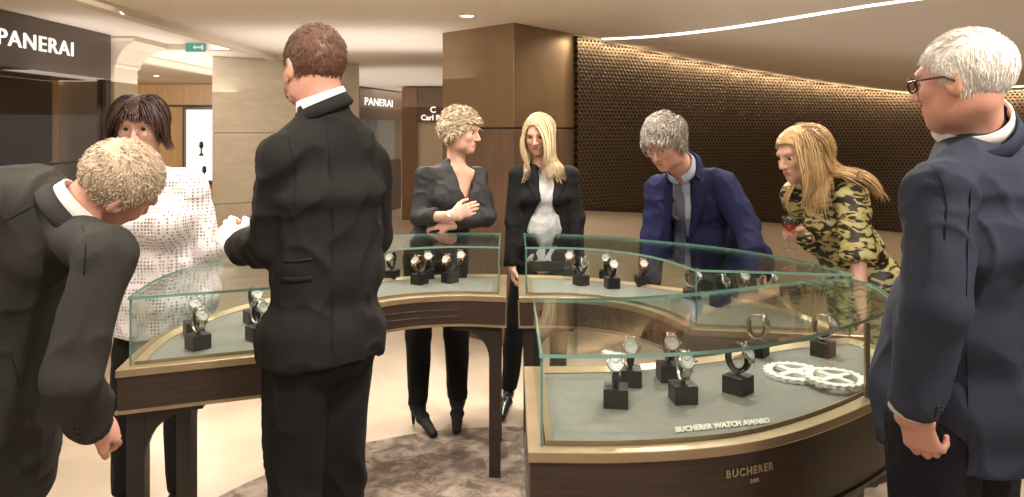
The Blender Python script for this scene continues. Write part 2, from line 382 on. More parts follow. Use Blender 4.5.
def vnoise(P, seed=0):
    P = P+seed*17.31; i = np.floor(P).astype(np.int64); f = P-i; f = f*f*(3-2*f)
    def hsh(a): 
        n = (a[...,0]*374761393+a[...,1]*668265263+a[...,2]*2147483647+seed*1274126177)&0x7fffffff
        n = ((n^(n>>13))*1274126177)&0x7fffffff; return ((n^(n>>16))&0xffff)/65535.
    r = 0
    for x in (0,1):
        for y in (0,1):
            for z in (0,1):
                w = (f[...,0] if x else 1-f[...,0])*(f[...,1] if y else 1-f[...,1])*(f[...,2] if z else 1-f[...,2])
                r = r+w*hsh(i+np.array([x,y,z]))
    return r
def folds(amp=.006, sc=9, st=(1,1,.45), seed=1):
    st = np.array(st)
    def fn(P):
        q = P*st*sc; q = q+.8*vnoise(P*5,seed+3)[:,None]
        a = 1-np.abs(2*vnoise(q,seed)-1); b = 1-np.abs(2*vnoise(q*2.1,seed+1)-1)
        return amp*(a**3*1.5+b**3*.9-.7)
    return fn
def polymask(pix, Yref, fdir, c, depth=0.0):
    """camera-projected outline cut into the front of a garment (metres)"""
    pix = np.array(pix, float); c = np.asarray(c,float); fdir = nrm(fdir)
    def fn(P):
        x = 512+F*P[...,0]/P[...,1]; y = HZ+F*(CAMH-P[...,2])/P[...,1]; d = np.full(x.shape,1e9); s = np.ones(x.shape); n = len(pix)
        for i in range(n):
            a = pix[i]; b = pix[i-1]; e = b-a; wx = x-a[0]; wy = y-a[1]; t = np.clip((wx*e[0]+wy*e[1])/(e@e),0,1)
            d = np.minimum(d, (wx-e[0]*t)**2+(wy-e[1]*t)**2)
            c1 = y>=a[1]; c2 = y<b[1]; c3 = e[0]*wy > e[1]*wx
            s = np.where((c1&c2&c3)|(~c1&~c2&~c3), -s, s)
        return np.maximum(s*np.sqrt(d)*Yref/F, depth-(P-c)@fdir)
    X = (pix[:,0]-512)*Yref/F; Z = CAMH-(pix[:,1]-HZ)*Yref/F
    return dict(fn=fn, lo=np.array([X.min()-.1,c[1]-.5,Z.min()-.1]), hi=np.array([X.max()+.1,c[1]+.5,Z.max()+.1]), k=.004, op='sub')

# ------------------------------------------------------------ people
class Head:
    def __init__(s, c, f, up=(0,0,1), sc=1.0, female=False):
        s.c = np.asarray(c,float); s.f = nrm(f); r = nrm(np.cross(s.f, up)); s.r = r; s.u = np.cross(r, s.f); s.s = sc; s.R = np.array([s.r,s.f,s.u]); s.fem = female
    def w(s, x, y, z): return s.c+s.s*(x*s.r+y*s.f+z*s.u)
    def loc(s, P): return ((P-s.c)@s.R.T)/s.s
    def prims(s):
        w, q, R = s.w, s.s, s.R; jw = .043 if s.fem else .05
        E = lambda c, r, k=.02, op='add': el(w(*c), np.array(r)*q, R, k*q, op)
        T = lambda a, b, ra, rb=None, k=.01, op='add': rc(w(*a), w(*b), ra*q, (rb or ra)*q, k*q, op)
        return [E((0,-.014,.030),(.074,.094,.084)), E((0,.022,-.02),(.064,.066,.08),.03), E((0,.040,-.066),(jw,.044,.042),.03),
            E((0,.068,-.094),(.02,.018,.017),.03), E((.048,.02,-.066),(.016,.03,.03),.03), E((-.048,.02,-.066),(.016,.03,.03),.03),
            T((-.03,.080,.026),(.03,.080,.026),.012,k=.02), E((.040,.060,-.022),(.022,.022,.02),.02), E((-.040,.060,-.022),(.022,.022,.02),.02),
            E((.031,.098,.006),(.017,.016,.012),.014,'sub'), E((-.031,.098,.006),(.017,.016,.012),.014,'sub'),
            T((0,.086,.016),(0,.110,-.026),.0075,.0105,.012), T((-.011,.098,-.031),(.011,.098,-.031),.008,k=.008), 
            T((-.018,.086,-.056),(.018,.086,-.056),.0065,k=.008), T((-.016,.084,-.066),(.016,.084,-.066),.0075,k=.008),
            T((-.022,.096,-.061),(.022,.096,-.061),.0035,k=.004,op='sub'),
            E((.077,-.006,-.008),(.009,.019,.031),.008), E((-.077,-.006,-.008),(.009,.019,.031),.008),
            E((.088,-.001,-.004),(.008,.010,.018),.005,'sub'), E((-.088,-.001,-.004),(.008,.010,.018),.005,'sub')]
def hand(w, d, n, side, curl=.5, sc=1.0, thumb=.5, spread=0.0):
    """w wrist, d finger direction, n the way the palm faces, side where the thumb is"""
    w = np.asarray(w,float); d = nrm(d); n = nrm(np.asarray(n,float)-d*np.dot(n,d)); sd = np.cross(d,n); sd = sd if sd@np.asarray(side,float) > 0 else -sd
    P = [lo_(w-d*.03*sc, w+d*.03*sc, sd, (.026*sc,.019*sc),(.033*sc,.016*sc),.02), lo_(w+d*.03*sc, w+d*.085*sc, sd, (.033*sc,.016*sc),(.039*sc,.0125*sc),.015, cap=.012)]
    L = (.072,.081,.075,.058); ang = (curl*.75, curl*1.25, curl*.85)
    for i in range(4):
        off = (.0285,.0098,-.0092,-.0275)[i]; p = w+sc*(d*(.085-(.004,0,.003,.010)[i])+sd*off)-n*.0*sc; a = 0; dd = nrm(d+sd*off*4*spread)
        r = (.0088,.0090,.0086,.0077)[i]*sc; c_ = 1+.08*(i-1)
        for j, fr in enumerate((.45,.31,.24)):
            a += ang[j]*c_; q = p+sc*L[i]*fr*(dd*math.cos(a)+n*math.sin(a)); P.append(rc(p,q,r,r*.93,.004)); p = q; r *= .92
    t0 = w+sc*(d*.022+sd*.020+n*.004); t1 = t0+sc*.042*nrm(d*.75+sd*.75+n*.35*thumb*2); t2 = t1+sc*.030*nrm(d*.9+sd*(.35-.3*thumb)+n*.7*thumb); t3 = t2+sc*.024*nrm(d+sd*(.1-.5*thumb)+n*.8*thumb)
    P += [rc(t0,t1,.0145*sc,.0115*sc,.014), rc(t1,t2,.0108*sc,.0098*sc,.004), rc(t2,t3,.0098*sc,.0078*sc,.004)]
    return P
def strands(H, n, seed_ok, flow, steps, step, off, width, coll, grav=0.0, wave=0.0, rng=RNG, rise=0.0, jit=.25, minlen=.6, fall=None):
    """hair locks grown over the skull; coll = primitives they lie on"""
    d = rng.normal(size=(n*4,3)); d /= np.linalg.norm(d,axis=1,keepdims=True)
    base = np.array([0,-.005,.02]); lp = base+d*.10
    P = H.c+H.s*(lp@H.R); hp = H.prims()[:8]
    for _ in range(7):
        D = ev(hp,P); P = P-(H.s*(d@H.R)/H.s)*D[:,None]
    L = H.loc(P); ok = seed_ok(L); P = P[ok][:n]; L = L[ok][:n]; m = len(P)
    dirw = flow(L)@H.R; dirw = dirw+jit*rng.normal(size=(m,3)); dirw /= np.linalg.norm(dirw,axis=1,keepdims=True)
    tr = [P.copy()]; ln = rng.uniform(minlen,1,m); offs = off*rng.uniform(.5,1.2,m)
    ph = rng.uniform(0,6.28,m); e = 1e-3
    for sstep in range(steps):
        t = (sstep+1)/steps
        g = fl = np.array([0,0,-1.]) if fall is None else fall
        dirw = dirw+grav*fl
        if wave:
            dirw = dirw+wave*np.stack([np.sin(ph+sstep*.9),np.cos(ph*1.7+sstep*.8),np.zeros(m)],1)
        dirw /= np.linalg.norm(dirw,axis=1,keepdims=True)
        P = P+dirw*(step*ln)[:,None]
        tgt = offs*(.3+.7*min(1,t*2.5))+rise*t
        for _ in range(2):
            D = ev(coll,P); G = np.stack([ev(coll,P+np.eye(3)[k]*e)-D for k in range(3)],1)/e; G /= np.linalg.norm(G,axis=1,keepdims=True)+1e-9
            push = np.maximum(tgt-D,0)
            P = P+G*push[:,None]
            hug = (D > tgt)&(D < tgt+.03); P = P-G*(np.where(hug,(D-tgt)*.5,0))[:,None]
        dn = P-tr[-1]; dirw = dn/(np.linalg.norm(dn,axis=1,keepdims=True)+1e-9); tr.append(P.copy())
    T = np.stack(tr,1); K = T.shape[1]
    tan = np.gradient(T,axis=1); tan /= np.linalg.norm(tan,axis=2,keepdims=True)+1e-9
    out = T-H.w(0,-.01,-.01); u = np.cross(tan,out); u /= np.linalg.norm(u,axis=2,keepdims=True)+1e-9; v = np.cross(u,tan)
    prof = np.array([ (1-.15*(1-i/(K-1))) if i/(K-1) < .5 else max(.12, 1-(i/(K-1)-.5)*1.6) for i in range(K)]); prof[0] *= .6
    w = (width*rng.uniform(.6,1.3,m))[:,None,None]*prof[None,:,None]
    ring = np.stack([T+u*w, T+v*w*.45, T-u*w, T-v*w*.45],2)   # m,K,4,3
    verts = ring.reshape(-1,3); b = (np.arange(m)*K*4)[:,None,None]+(np.arange(K-1)*4)[None,:,None]; kk = np.arange(4)[None,None,:]
    q = np.stack([b+kk, b+(kk+1)%4, b+4+(kk+1)%4, b+4+kk],-1).reshape(-1,4)
    tone = np.repeat(np.clip(rng.normal(.5,.3,m),0,1), K*4)
    return verts, q, tone
def hair_cap(H, line, off, h=.005, extra=None, kk=.01, lump=.003, body=None):
    """scalp cover: line(local) > 0 where hair grows"""
    hp = H.prims()[:8]; lo = H.c-.16*H.s; hi = H.c+.16*H.s
    def fn(P): return np.maximum(ev(hp,P)-off*H.s, -line(H.loc(P))*H.s)
    pr = [dict(fn=fn, lo=lo, hi=hi, k=.001, op='add')]+(extra or [])
    return surf(pr, h, disp=lambda v: lump*(2*vnoise(v*60,5)-1))
def build_hair(name, parts, mat, parent):
    vs, fs, ts, n = [], [], [], 0
    for p in parts:
        v, f = p[0], p[1]; t = p[2] if len(p) > 2 else np.full(len(v), .45)
        vs.append(v); fs.append(f+n); ts.append(t); n += len(v)
    return mesh_obj(name, np.concatenate(vs), np.concatenate(fs), mat, parent, True, tone=np.concatenate(ts))
def eyes(H, root, closed=False):
    for sx in (-1,1):
        mb = MB(); c = H.w(sx*.031,.0728,.005); r = .0118*H.s
        prof = [(max(1e-5,r*math.sin(a)), -r*math.cos(a)) for a in np.linspace(.02,math.pi-.02,14)]
        dirn = H.R[1]+H.R[2]*(-.25)
        mb.lathe(prof, c, dirn, 14)
        mi = [1 if (i//14) >= 9 else 0 for i in range(13*14)]+[0,1]
        mb.mi = mi; mb.build('eye', None, root, True, mats=[M['eye'],M['iris']])
        bw = MB(); bw.tube([H.w(sx*x,.0915-.012*abs(x-.03)/.02,.027+z) for x,z in ((.014,0),(.026,.004),(.038,.003),(.048,-.003))],[.0022*H.s,.0032*H.s,.003*H.s,.0012*H.s],6)
        bw.build('eyebrow', BROW[0], root, True)
BROW = [None]
def glasses(H, root, mat, rw=.024, rh=.019, r=.0012, half=False, y=.104):
    g = MB()
    for sx in (-1,1):
        pts = [H.w(sx*.033+rw*math.cos(a), y-.004*abs(math.cos(a)), .004+rh*math.sin(a)) for a in np.linspace(0,2*math.pi,21)[:-1]]
        g.tube(pts, r*H.s, 6, closed=True)
        g.tube([H.w(sx*(.033+rw),y-.004,.010), H.w(sx*.074,.07,.010), H.w(sx*.083,.01,.008), H.w(sx*.083,-.012,-.006)], r*H.s, 6)
    g.tube([H.w(-.010,y,.008),H.w(0,y+.004,.011),H.w(.010,y,.008)], r*H.s, 6)
    fr = g.build('glasses', mat, root, True)
    for sx in (-1,1):
        l = MB(); l.lathe([(rw*.97*H.s,-.0007),(rw*.97*H.s,.0007)], (0,0,0), (0,0,1), 20)
        c = H.w(sx*.033,y-.002,.004); l.v = [c+np.array(v)[0]*H.r+np.array(v)[1]*rh/rw*H.u+np.array(v)[2]*H.f for v in l.v]
        l.build('lens', M['lens'], fr, False)
def bvh_of(*obs):
    vs, fs, n = [], [], 0
    for o in obs:
        b = np.array(o.parent.location) if o.parent else np.zeros(3); me = o.data
        co = np.empty(len(me.vertices)*3,np.float32); me.vertices.foreach_get('co',co); co = co.reshape(-1,3)+b
        vs += [tuple(x) for x in co.tolist()]; fs += [tuple(i+n for i in p.vertices) for p in me.polygons]; n += len(co)
    return BVHTree.FromPolygons(vs, fs)
def patch(bv, A, B, name, mat, parent, off=.003, th=.004, cols=4, sub_=6, src=(0,0,CAMH)):
    """cloth piece laid on a surface between two pixel outlines A and B as seen from src"""
    A = np.array(A,float); B = np.array(B,float); src = np.array(src,float)
    def res(Q): t = np.linspace(0,len(Q)-1,(len(Q)-1)*sub_+1); return np.stack([np.interp(t,np.arange(len(Q)),Q[:,k]) for k in (0,1)],1)
    A, B = res(A), res(B); rows = []; last = None
    for a, b in zip(A,B):
        row = []
        for j in range(cols+1):
            q = a+(b-a)*j/cols; d = nrm([(q[0]-512)/F,1,-(q[1]-HZ)/F]); hit = bv.ray_cast(Vector((0,0,CAMH)), Vector(d))
            dist = hit[3] if hit[0] is not None else last
            if dist is None: dist = 4.0
            last = dist; row.append((d,dist))
        rows.append(row)
    n = len(rows); m = cols+1; D = np.array([[x[1] for x in r] for r in rows])
    for _ in range(2): 
        Dp = np.pad(D,1,mode='edge'); D = (Dp[:-2,1:-1]+Dp[2:,1:-1]+Dp[1:-1,:-2]+Dp[1:-1,2:]+4*D)/8
    v = []
    for lay in (off, off-th):
        for i in range(n):
            for j in range(m): v.append(np.array([0,0,CAMH])+rows[i][j][0]*(D[i,j]-lay))
    f = []; N = n*m
    for i in range(n-1):
        for j in range(cols):
            a = i*m+j; f += [(a,a+1,a+m+1,a+m),(N+a,N+a+m,N+a+m+1,N+a+1)]
    for i in range(n-1):
        a = i*m; f.append((a,a+m,N+a+m,N+a)); a = i*m+cols; f.append((a+m,a,N+a,N+a+m))
    for j in range(cols):
        f.append((j+1,j,N+j,N+j+1)); a = (n-1)*m+j; f.append((a,a+1,N+a+1,N+a))
    return mesh_obj(name, v, f, mat, parent, True)
def line_patch(bv, pts, wpx, name, mat, parent, off=.0018, th=.004):
    off = max(off,.0022)
    pts = np.array(pts,float); t = np.gradient(pts,axis=0); t /= np.linalg.norm(t,axis=1,keepdims=True); nn = np.stack([-t[:,1],t[:,0]],1)*wpx/2
    return patch(bv, pts-nn, pts+nn, name, mat, parent, off, th, 1, 5)
def buttons(bv, pix, r, parent, mat=None):
    for q in pix:
        d = nrm([(q[0]-512)/F,1,-(q[1]-HZ)/F]); hit = bv.ray_cast(Vector((0,0,CAMH)), Vector(d))
        if hit[0] is None: continue
        mb = MB(); mb.lathe([(r,-.002),(r,.002),(r*.7,.003)], np.array(hit[0]), hit[1] if hit[1].y < 0 else -hit[1], 12); mb.build('button', mat or M['button'], parent, True)
def shoe_prims(ankle, toe_dir, sc=1.0, heel=0.0, slim=1.0):
    a = np.asarray(ankle,float); t = nrm([toe_dir[0],toe_dir[1],0]); s = np.cross(t,(0,0,1)); z0 = 0.0
    hp = V(a[0],a[1],0)-t*.045*sc
    P = [lo_(hp+V(0,0,heel+.038), hp+t*.10*sc+V(0,0,heel*.5+.034), s, (.033*sc*slim,.036),(.038*sc*slim,.032),.02),
         lo_(hp+t*.10*sc+V(0,0,heel*.5+.030), hp+t*.225*sc+V(0,0,.022), s, (.038*sc*slim,.028),(.026*sc*slim,.018),.02),
         rc(a+V(0,0,.02), hp+t*.04+V(0,0,heel+.05), .038*sc*slim, .036*sc*slim, .03), cut(lambda Q: -Q[...,2]+.005)]
    if heel: P.append(rc(hp+V(0,0,heel+.02)-t*.005, hp+V(0,0,.006)-t*.008, .018, .008, .01))
    return P
def person(label, J, H, skin, female=False, clothes_fn=None, hands=(), barearm=False, tw=1.0, Y0=None, lowz=0.0):
    ft = J['feet']; root = thing('person', label, 'person', (ft[0],ft[1],0))
    # continuous body
    P = H.prims(); nk = .047 if female else .056
    sp = nrm(J['Rs']-J['Ls']); up_ = nrm(J['neck']-J['chest'])
    P += [rc(H.w(0,-.018,-.045), J['neck'], nk*H.s, nk*1.08, .03)]
    g = (.118,.085) if female else (.135,.095)
    P += [lo_(J['pelvis'], J['waist'], sp, (.135*tw,.085*tw),(.110*tw,.078*tw),.05), lo_(J['waist'], J['chest'], sp, (.110*tw,.078*tw),(g[0]*tw,g[1]*tw),.05),
          lo_(J['chest'], J['neck']-up_*.06, sp, (g[0]*tw,g[1]*tw),(.10,.055),.04)]
    for s in 'LR':
        S, E, Wr = J[s+'s'], J[s+'e'], J[s+'w']
        P += [rc(J['neck']-up_*.045, S, .035, .036, .04), rc(S,E,.040,.033,.02), rc(E,Wr,.034,.023,.02)]
        hp, kn, an = J[s+'h'], J[s+'k'], J[s+'a']
        P += [rc(hp,kn,.065,.045,.03), rc(kn,an,.042,.03,.02), rc(an, an+V(0,0,-.03), .03, .03, .02)]
    for h_ in hands: P += h_
    fz = [(H.c[2]-.15*H.s, H.c[2]+.13*H.s)]
    for h_ in hands:
        fz.append((min(p['lo'][2] for p in h_)-.01, max(p['hi'][2] for p in h_)+.01))
    v, f = surf(P, .009, fz, .0042)
    L = H.loc(v); lip = np.exp(-((L[:,0]/.022)**4)-(((L[:,2]+.061)/.0095)**2)*1.2)*(L[:,1]>.07)
    chk = .0
    tone = np.clip(lip*(1.0 if female else .5),0,1)
    body = mesh_obj('body', v, f, skin, root, True, tone=tone)
    root_ = root
    eyes(H, root)
    return root, body
def garment(name, prims, mat, root, h=.0075, disp=None):
    v, f = surf(prims, h, disp=disp); return mesh_obj(name, v, f, mat, root, True)
def trousers(J, root, mat, r=(.092,.068,.056), pel=(.165,.115), seed=3, hem=.07, k=.02, amp=.005):
    sp = nrm(J['Rh']-J['Lh']); P = [lo_(J['pelvis']+V(0,0,.06), J['pelvis']-V(0,0,.06), sp, (pel[0]*.95,pel[1]*.95), pel, .04)]
    for s in 'LR': P += [rc(J[s+'h'],J[s+'k'],r[0],r[1],k), rc(J[s+'k'],J[s+'a']+V(0,0,-.01),r[1],r[2],k)]
    P.append(cut(lambda Q: hem-Q[...,2])); return garment('trousers', P, mat, root, disp=folds(amp,8,(1,1,.4),seed))
def shoes(J, root, dirs, mat, **kw):
    for s, d in zip('LR', dirs): garment('shoe', shoe_prims(J[s+'a'], d, **kw), mat, root, .006)
def jacket_prims(J, tw=1.0, fem=False, arm=(.060,.052,.040), k_arm=.018, belly=0, hemdrop=.0, pw=None, sh=.05, wristcut=.0, sk=.045, padd=0.0, nr=0.0):
    sp = nrm(J['Rs']-J['Ls']); up_ = nrm(J['neck']-J['chest'])
    c = (.155,.118) if fem else (.172,.130); w = (.130,.105) if fem else (.158,.122); p = pw or ((.165,.125) if fem else (.175,.130))
    c, w, p = [tuple(x*tw+padd for x in q) for q in (c,w,p)]
    ax = nrm(J['waist']-J['pelvis'])
    P = [lo_(J['pelvis']-ax*.16, J['pelvis'], sp, (p[0]*1.02,p[1]*1.02), p, .05), lo_(J['pelvis'],J['waist'],sp,p,w,.06), lo_(J['waist'],J['chest'],sp,w,c,.06),
         lo_(J['chest'],J['neck']-up_*.10,sp,c,(c[0]*.72,c[1]*.62),.05)]
    if nr: P.append(rc(J['neck']-up_*.10, J['neck']-up_*.012, nr*1.2, nr, .07))
    for s in 'LR':
        P.append(rc(J['neck']-up_*.060, J[s+'s']+up_*.0, sh, arm[0]*.95, sk))
    for s in 'LR':
        S, E, Wr = J[s+'s'], J[s+'e'], J[s+'w']; d = nrm(Wr-E)
        lst = [rc(S,E,arm[0],arm[1],.02), rc(E,Wr-d*.01,arm[1],arm[2],.02)]
        P.append(dict(fn=(lambda Q, l=lst: ev(l,Q)), lo=np.minimum(lst[0]['lo'],lst[1]['lo']), hi=np.maximum(lst[0]['hi'],lst[1]['hi']), k=k_arm, op='add', arm=lst, E=E))
    return P
def sleeve_cut(P, E, Wr, back=.0, r=.07):
    """square-cut cuff at the wrist"""
    d = nrm(Wr-E); c = Wr-d*back
    p = rc(c+d*.055, c+d*.10, r, r, .004); fn0 = p['fn']
    def fn(Q): return np.maximum(np.linalg.norm(Q-c-d*.05,axis=-1)-.09, -((Q-c)@d))
    for q in P:
        if 'arm' in q and np.allclose(q['E'],E): q['arm'].append(dict(fn=fn, lo=c-.15, hi=c+.15, k=.003, op='sub'))
    return P
def collar(neck, axis, R, h, flare, th, name, mat, root, front=None, gap=.5, tiltn=0, n=36, zoff=0.0, low_back=0):
    """standing, folded collar: ring round the neck open at the front"""
    a = nrm(axis); fr = nrm(np.asarray(front,float)-a*np.dot(front,a)); s = np.cross(fr,a); v = []; 
    angs = np.linspace(math.pi+math.pi-gap, gap, n) if True else None
    prof = [(R,0),(R+flare*.2,h),(R+flare*.2+th,h+.002),(R+flare+th*1.5,h*.15),(R+flare,-.004)]
    for g in angs:
        d = fr*math.cos(g)+s*math.sin(g); dz = zoff*math.cos(g)
        for (r_,z_) in prof: v.append(np.asarray(neck)+d*r_*(1.0+.12*abs(math.cos(g)))+a*(z_+dz))
    m = len(prof); f = [(i*m+j,i*m+(j+1)%m,(i+1)*m+(j+1)%m,(i+1)*m+j) for i in range(n-1) for j in range(m)]
    f += [tuple(range(m)), tuple((n-1)*m+j for j in range(m-1,-1,-1))]
    return mesh_obj(name, v, f, mat, root, True)

def cuff(J, side, r, ext, mat, root):
    d = nrm(J[side+'w']-J[side+'e']); c = J[side+'w']; m = MB()
    m.lathe([(r*.9,-.03),(r,-.03),(r,ext),(r*.86,ext),(r*.82,-.03)], c, d, 28, cap=False)
    return m.build('shirt_cuff', mat, root, True)

# ------------------------------------------------------------ camera
cam = bpy.data.cameras.new('camera'); co_ = bpy.data.objects.new('camera', cam); C.objects.link(co_)
co_.location = (0,0,CAMH); co_.rotation_euler = (math.radians(90),0,0)
cam.sensor_width = 36; cam.lens = F/1024*36; cam.shift_y = -(248.5-HZ)/1024; cam.clip_start = .05; SC.camera = co_
SC.view_settings.view_transform = 'Standard'; SC.view_settings.look = 'None'; SC.view_settings.gamma = 1; SC.view_settings.use_curve_mapping = False
SC.view_settings.exposure = EXPOSURE if 'EXPOSURE' in globals() else 0
SC.cycles.transparent_max_bounces = 24; SC.cycles.max_bounces = 8; SC.cycles.sample_clamp_indirect = 4; SC.cycles.caustics_reflective = False; SC.cycles.caustics_refractive = False

# ------------------------------------------------------------ room
CZ = 2.35
def sm(a, b, x): t = min(1,max(0,(x-a)/(b-a))); return t*t*(3-2*t)
def ceil_z(x, y): return CZ-min(.40,max(0,(x-.45)*.115))*sm(4.3,6.4,y)
def struct(o): o['kind'] = 'structure'; return o
m = MB(); m.b(-9.5,6.5,-1.6,18.5,-.1,0); struct(m.build('floor', M['floor']))
xs = np.concatenate([np.linspace(-9.5,.2,6), np.linspace(.45,6.5,26)]); ys = np.concatenate([np.linspace(-1.6,4.0,4), np.linspace(4.3,8,20), [12,18.5]])
m = MB(); nx, ny = len(xs), len(ys); v = [(x,y,ceil_z(x,y)+dz) for dz in (0,.12) for x in xs for y in ys]
f = [(i*ny+j,i*ny+j+1,(i+1)*ny+j+1,(i+1)*ny+j) for i in range(nx-1) for j in range(ny-1)]
f += [tuple(q+nx*ny for q in reversed(t)) for t in f]; m.add(v,f); struct(m.build('ceiling', M['ceiling'], smooth=True))
# long dropped mouldings on the ceiling at the left
for i,(x0,y0,y1,w,h) in enumerate([(-2.42,3.9,7.68,.10,.05),(-3.75,6.6,12.3,.12,.07)]):
    mb = MB(); mb.b(x0-w,x0,y0,y1,CZ-h,CZ+.01); struct(mb.build('trim_%d'%(i+1), M['plaster']))
m = MB(); m.b(-3.75,-2.52,6.62,6.74,CZ-.05,CZ+.01); struct(m.build('trim_3', M['plaster']))
# curved right-hand wall: cream below, pierced bronze screen above
WP = [(.49,5.93,.962),(1.09,6.3,.899),(1.70,6.7,.815),(2.35,7.0,.735),(2.95,7.22,.675),(3.5,7.32,.625),(3.95,7.28,.59),(4.5,7.02,.585),(4.95,6.5,.585),(5.25,5.7,.585),(5.35,4.6,.585),(5.35,2.5,.585),(5.35,-.5,.585)]
def spline(pts, n=6, closed=False):
    pts = [np.array(p,float) for p in pts]; out = []; L = len(pts)
    for i in range(L if closed else L-1):
        if closed: p0,p1,p2,p3 = pts[i-1],pts[i],pts[(i+1)%L],pts[(i+2)%L]
        else: p0 = pts[max(i-1,0)]; p1 = pts[i]; p2 = pts[i+1]; p3 = pts[min(i+2,L-1)]
        for k in range(n):
            t = k/n; out.append(.5*((2*p1)+(-p0+p2)*t+(2*p0-5*p1+4*p2-p3)*t*t+(-p0+3*p1-3*p2+p3)*t**3))
    if not closed: out.append(pts[-1])
    return out
wp = spline(WP, 8); nw = len(wp); tg = np.gradient(np.array(wp)[:,:2],axis=0); tg /= np.linalg.norm(tg,axis=1,keepdims=True); wn = np.stack([tg[:,1],-tg[:,0]],1)
arc = np.concatenate([[0],np.cumsum(np.linalg.norm(np.diff(np.array(wp)[:,:2],axis=0),axis=1))])
def wall_slab(off0, off1, z0f, z1f):
    v = []; uv = []
    for i,p in enumerate(wp):
        for off in (off0,off1):
            for z in (z0f(i),z1f(i)): v.append((p[0]+wn[i,0]*off,p[1]+wn[i,1]*off,z)); uv.append((arc[i],z))
    f = []
    for i in range(nw-1):
        a = i*4; b = a+4; f += [(a,b,b+1,a+1),(a+3,b+3,b+2,a+2),(a+1,b+1,b+3,a+3),(a+2,b+2,b,a)]
    f += [(0,1,3,2),((nw-1)*4+2,(nw-1)*4+3,(nw-1)*4+1,(nw-1)*4)]
    return v, f, uv
v,f,uv = wall_slab(0,-.14,lambda i:0,lambda i:ceil_z(wp[i][0],wp[i][1])+.03); struct(mesh_obj('wall_right', v,f,M['cream_wall'],None,False))
v,f,uv = wall_slab(.06,.012,lambda i:wp[i][2],lambda i:ceil_z(wp[i][0],wp[i][1])-.02)
scr = mesh_obj('bronze_screen', v,f,M['screen'],None,False,uv=uv); tag(scr,'pierced dark bronze lattice screen curving along the wall behind the guests','wall screen')
v,f,uv = wall_slab(.075,.003,lambda i:wp[i][2]-.02,lambda i:wp[i][2]+.0); mesh_obj('bottom_rail', v,f,M['black_metal'],scr,False)
v,f,uv = wall_slab(.05,.003,lambda i:.0,lambda i:.10); struct(mesh_obj('baseboard_right', v,f,M['panel_wood'],None,False))
# light slot in the ceiling
def slot(name, a, b, w, label):
    a = np.array(a,float); b = np.array(b,float); n = 16; d = nrm(b-a); s = np.array([-d[1],d[0]])*w/2; v = []; f = []
    for i in range(n+1):
        p = a+(b-a)*i/n
        for q in (p-s,p+s):
            z = ceil_z(q[0],q[1]); v += [(q[0],q[1],z+.02),(q[0],q[1],z-.006)]
    for i in range(n):
        k = i*4; f += [(k+1,k+5,k+7,k+3),(k,k+2,k+6,k+4),(k,k+4,k+5,k+1),(k+2,k+3,k+7,k+6)]
    f += [(0,1,3,2),(n*4,n*4+2,n*4+3,n*4+1)]
    return tag(mesh_obj(name, v,f,M['strip'],None,False), label, 'light')
slot('light_slot', (.74,6.0), (3.3,3.40), .045, 'long thin lit slot running diagonally across the ceiling')
slot('light_slot', (4.15,6.45), (4.6,6.05), .05, 'short lit slot at far right of ceiling behind white-haired head')

# bronze column standing corner-on
cc = np.array([.014,5.3]); ex = nrm([-.57,.58]); ey = nrm([.485,.63]); La, Lb = .81, .80
P4 = [cc, cc+ey*Lb, cc+ey*Lb+ex*La, cc+ex*La]
col = thing('clad_column', 'large square bronze-clad column standing corner forward behind the two blonde women', 'column', (cc[0],cc[1]+.5,0))
m = MB(); m.prism(P4,1.60,CZ+.005); bevel(m.build('upper_cladding', M['bronze'], col),.006)
m = MB(); Q = [cc+(p-cc)*1.0 for p in P4]; m.prism(Q,0.0,1.585); bevel(m.build('lower_cladding', M['panel_wood'], col),.006)
m = MB(); m.prism([p+(nrm(cc+(P4[2]-cc)/2-p))*.006 for p in P4],1.58,1.605); m.build('joint', M['black_metal'], col)

# left shop front (runs into depth)
sh = thing('shop_front', 'dark brown glazed shop front with large white lettering at far left', 'shop front', (-3.3,4.8,0))
m = MB(); m.b(-3.75,-3.25,3.2,6.0,1.985,CZ-.002); bevel(m.build('fascia', M['shop'], sh),.005)
m = MB(); m.b(-3.75,-3.45,3.3,5.98,1.98,1.99); m.build('soffit', M['shop'], sh)
m = MB(); m.b(-3.32,-3.25,5.92,6.0,0,1.985); m.build('end_post', M['shop'], sh)
m = MB(); m.b(-3.285,-3.275,3.25,5.92,0.06,1.985); m.build('window_pane', M['shop_glass'], sh)
m = MB(); m.b(-3.34,-3.25,3.2,5.95,0,.06); m.build('sill', M['shop'], sh)
text('PANERAI', .148, M['letter_lit'], sh, (-3.246,4.66,2.125), (0,1,0), (0,0,1), 'lettering', .004, .001, 1.1, .80/textw('PANERAI',.148,1.1))
# interior of that shop
m = MB(); m.b(-6.4,-6.3,3.0,8.0,0,CZ-.01); struct(m.build('wall_left', M['cream_wall']))
m = MB(); m.b(-6.3,-3.80,6.02,6.1,0,CZ-.01); struct(m.build('wall_back', M['panel_wood']))
iw = thing('display_partition', 'dark brown panelled partition inside the left shop behind the glass', 'partition', (-3.6,5.6,0))
m = MB(); m.b(-3.78,-3.72,5.22,5.99,0,1.97); m.build('panel', M['shop'], iw)
dw = thing('wood_screen', 'brown wooden panel with white blossom branch inside the left shop', 'panel', (-4.5,5.9,0))
m = MB(); m.b(-4.75,-3.9,5.90,5.96,0,1.97); m.build('panel', M['brown_wood'], dw)
m = MB(); rr = random.Random(3)
for k in range(46):
    x = -4.43+rr.gauss(0,.09); z = 1.28+rr.gauss(0,.13); m.box((x,5.893,z),(.012,.005,.012),[(1,0,1),(0,1,0),(-1,0,1)])
m.tube([(-4.5,5.89,1.0),(-4.42,5.89,1.2),(-4.40,5.89,1.5)],.005,5); m.build('blossom_motif', M['letter'], dw)
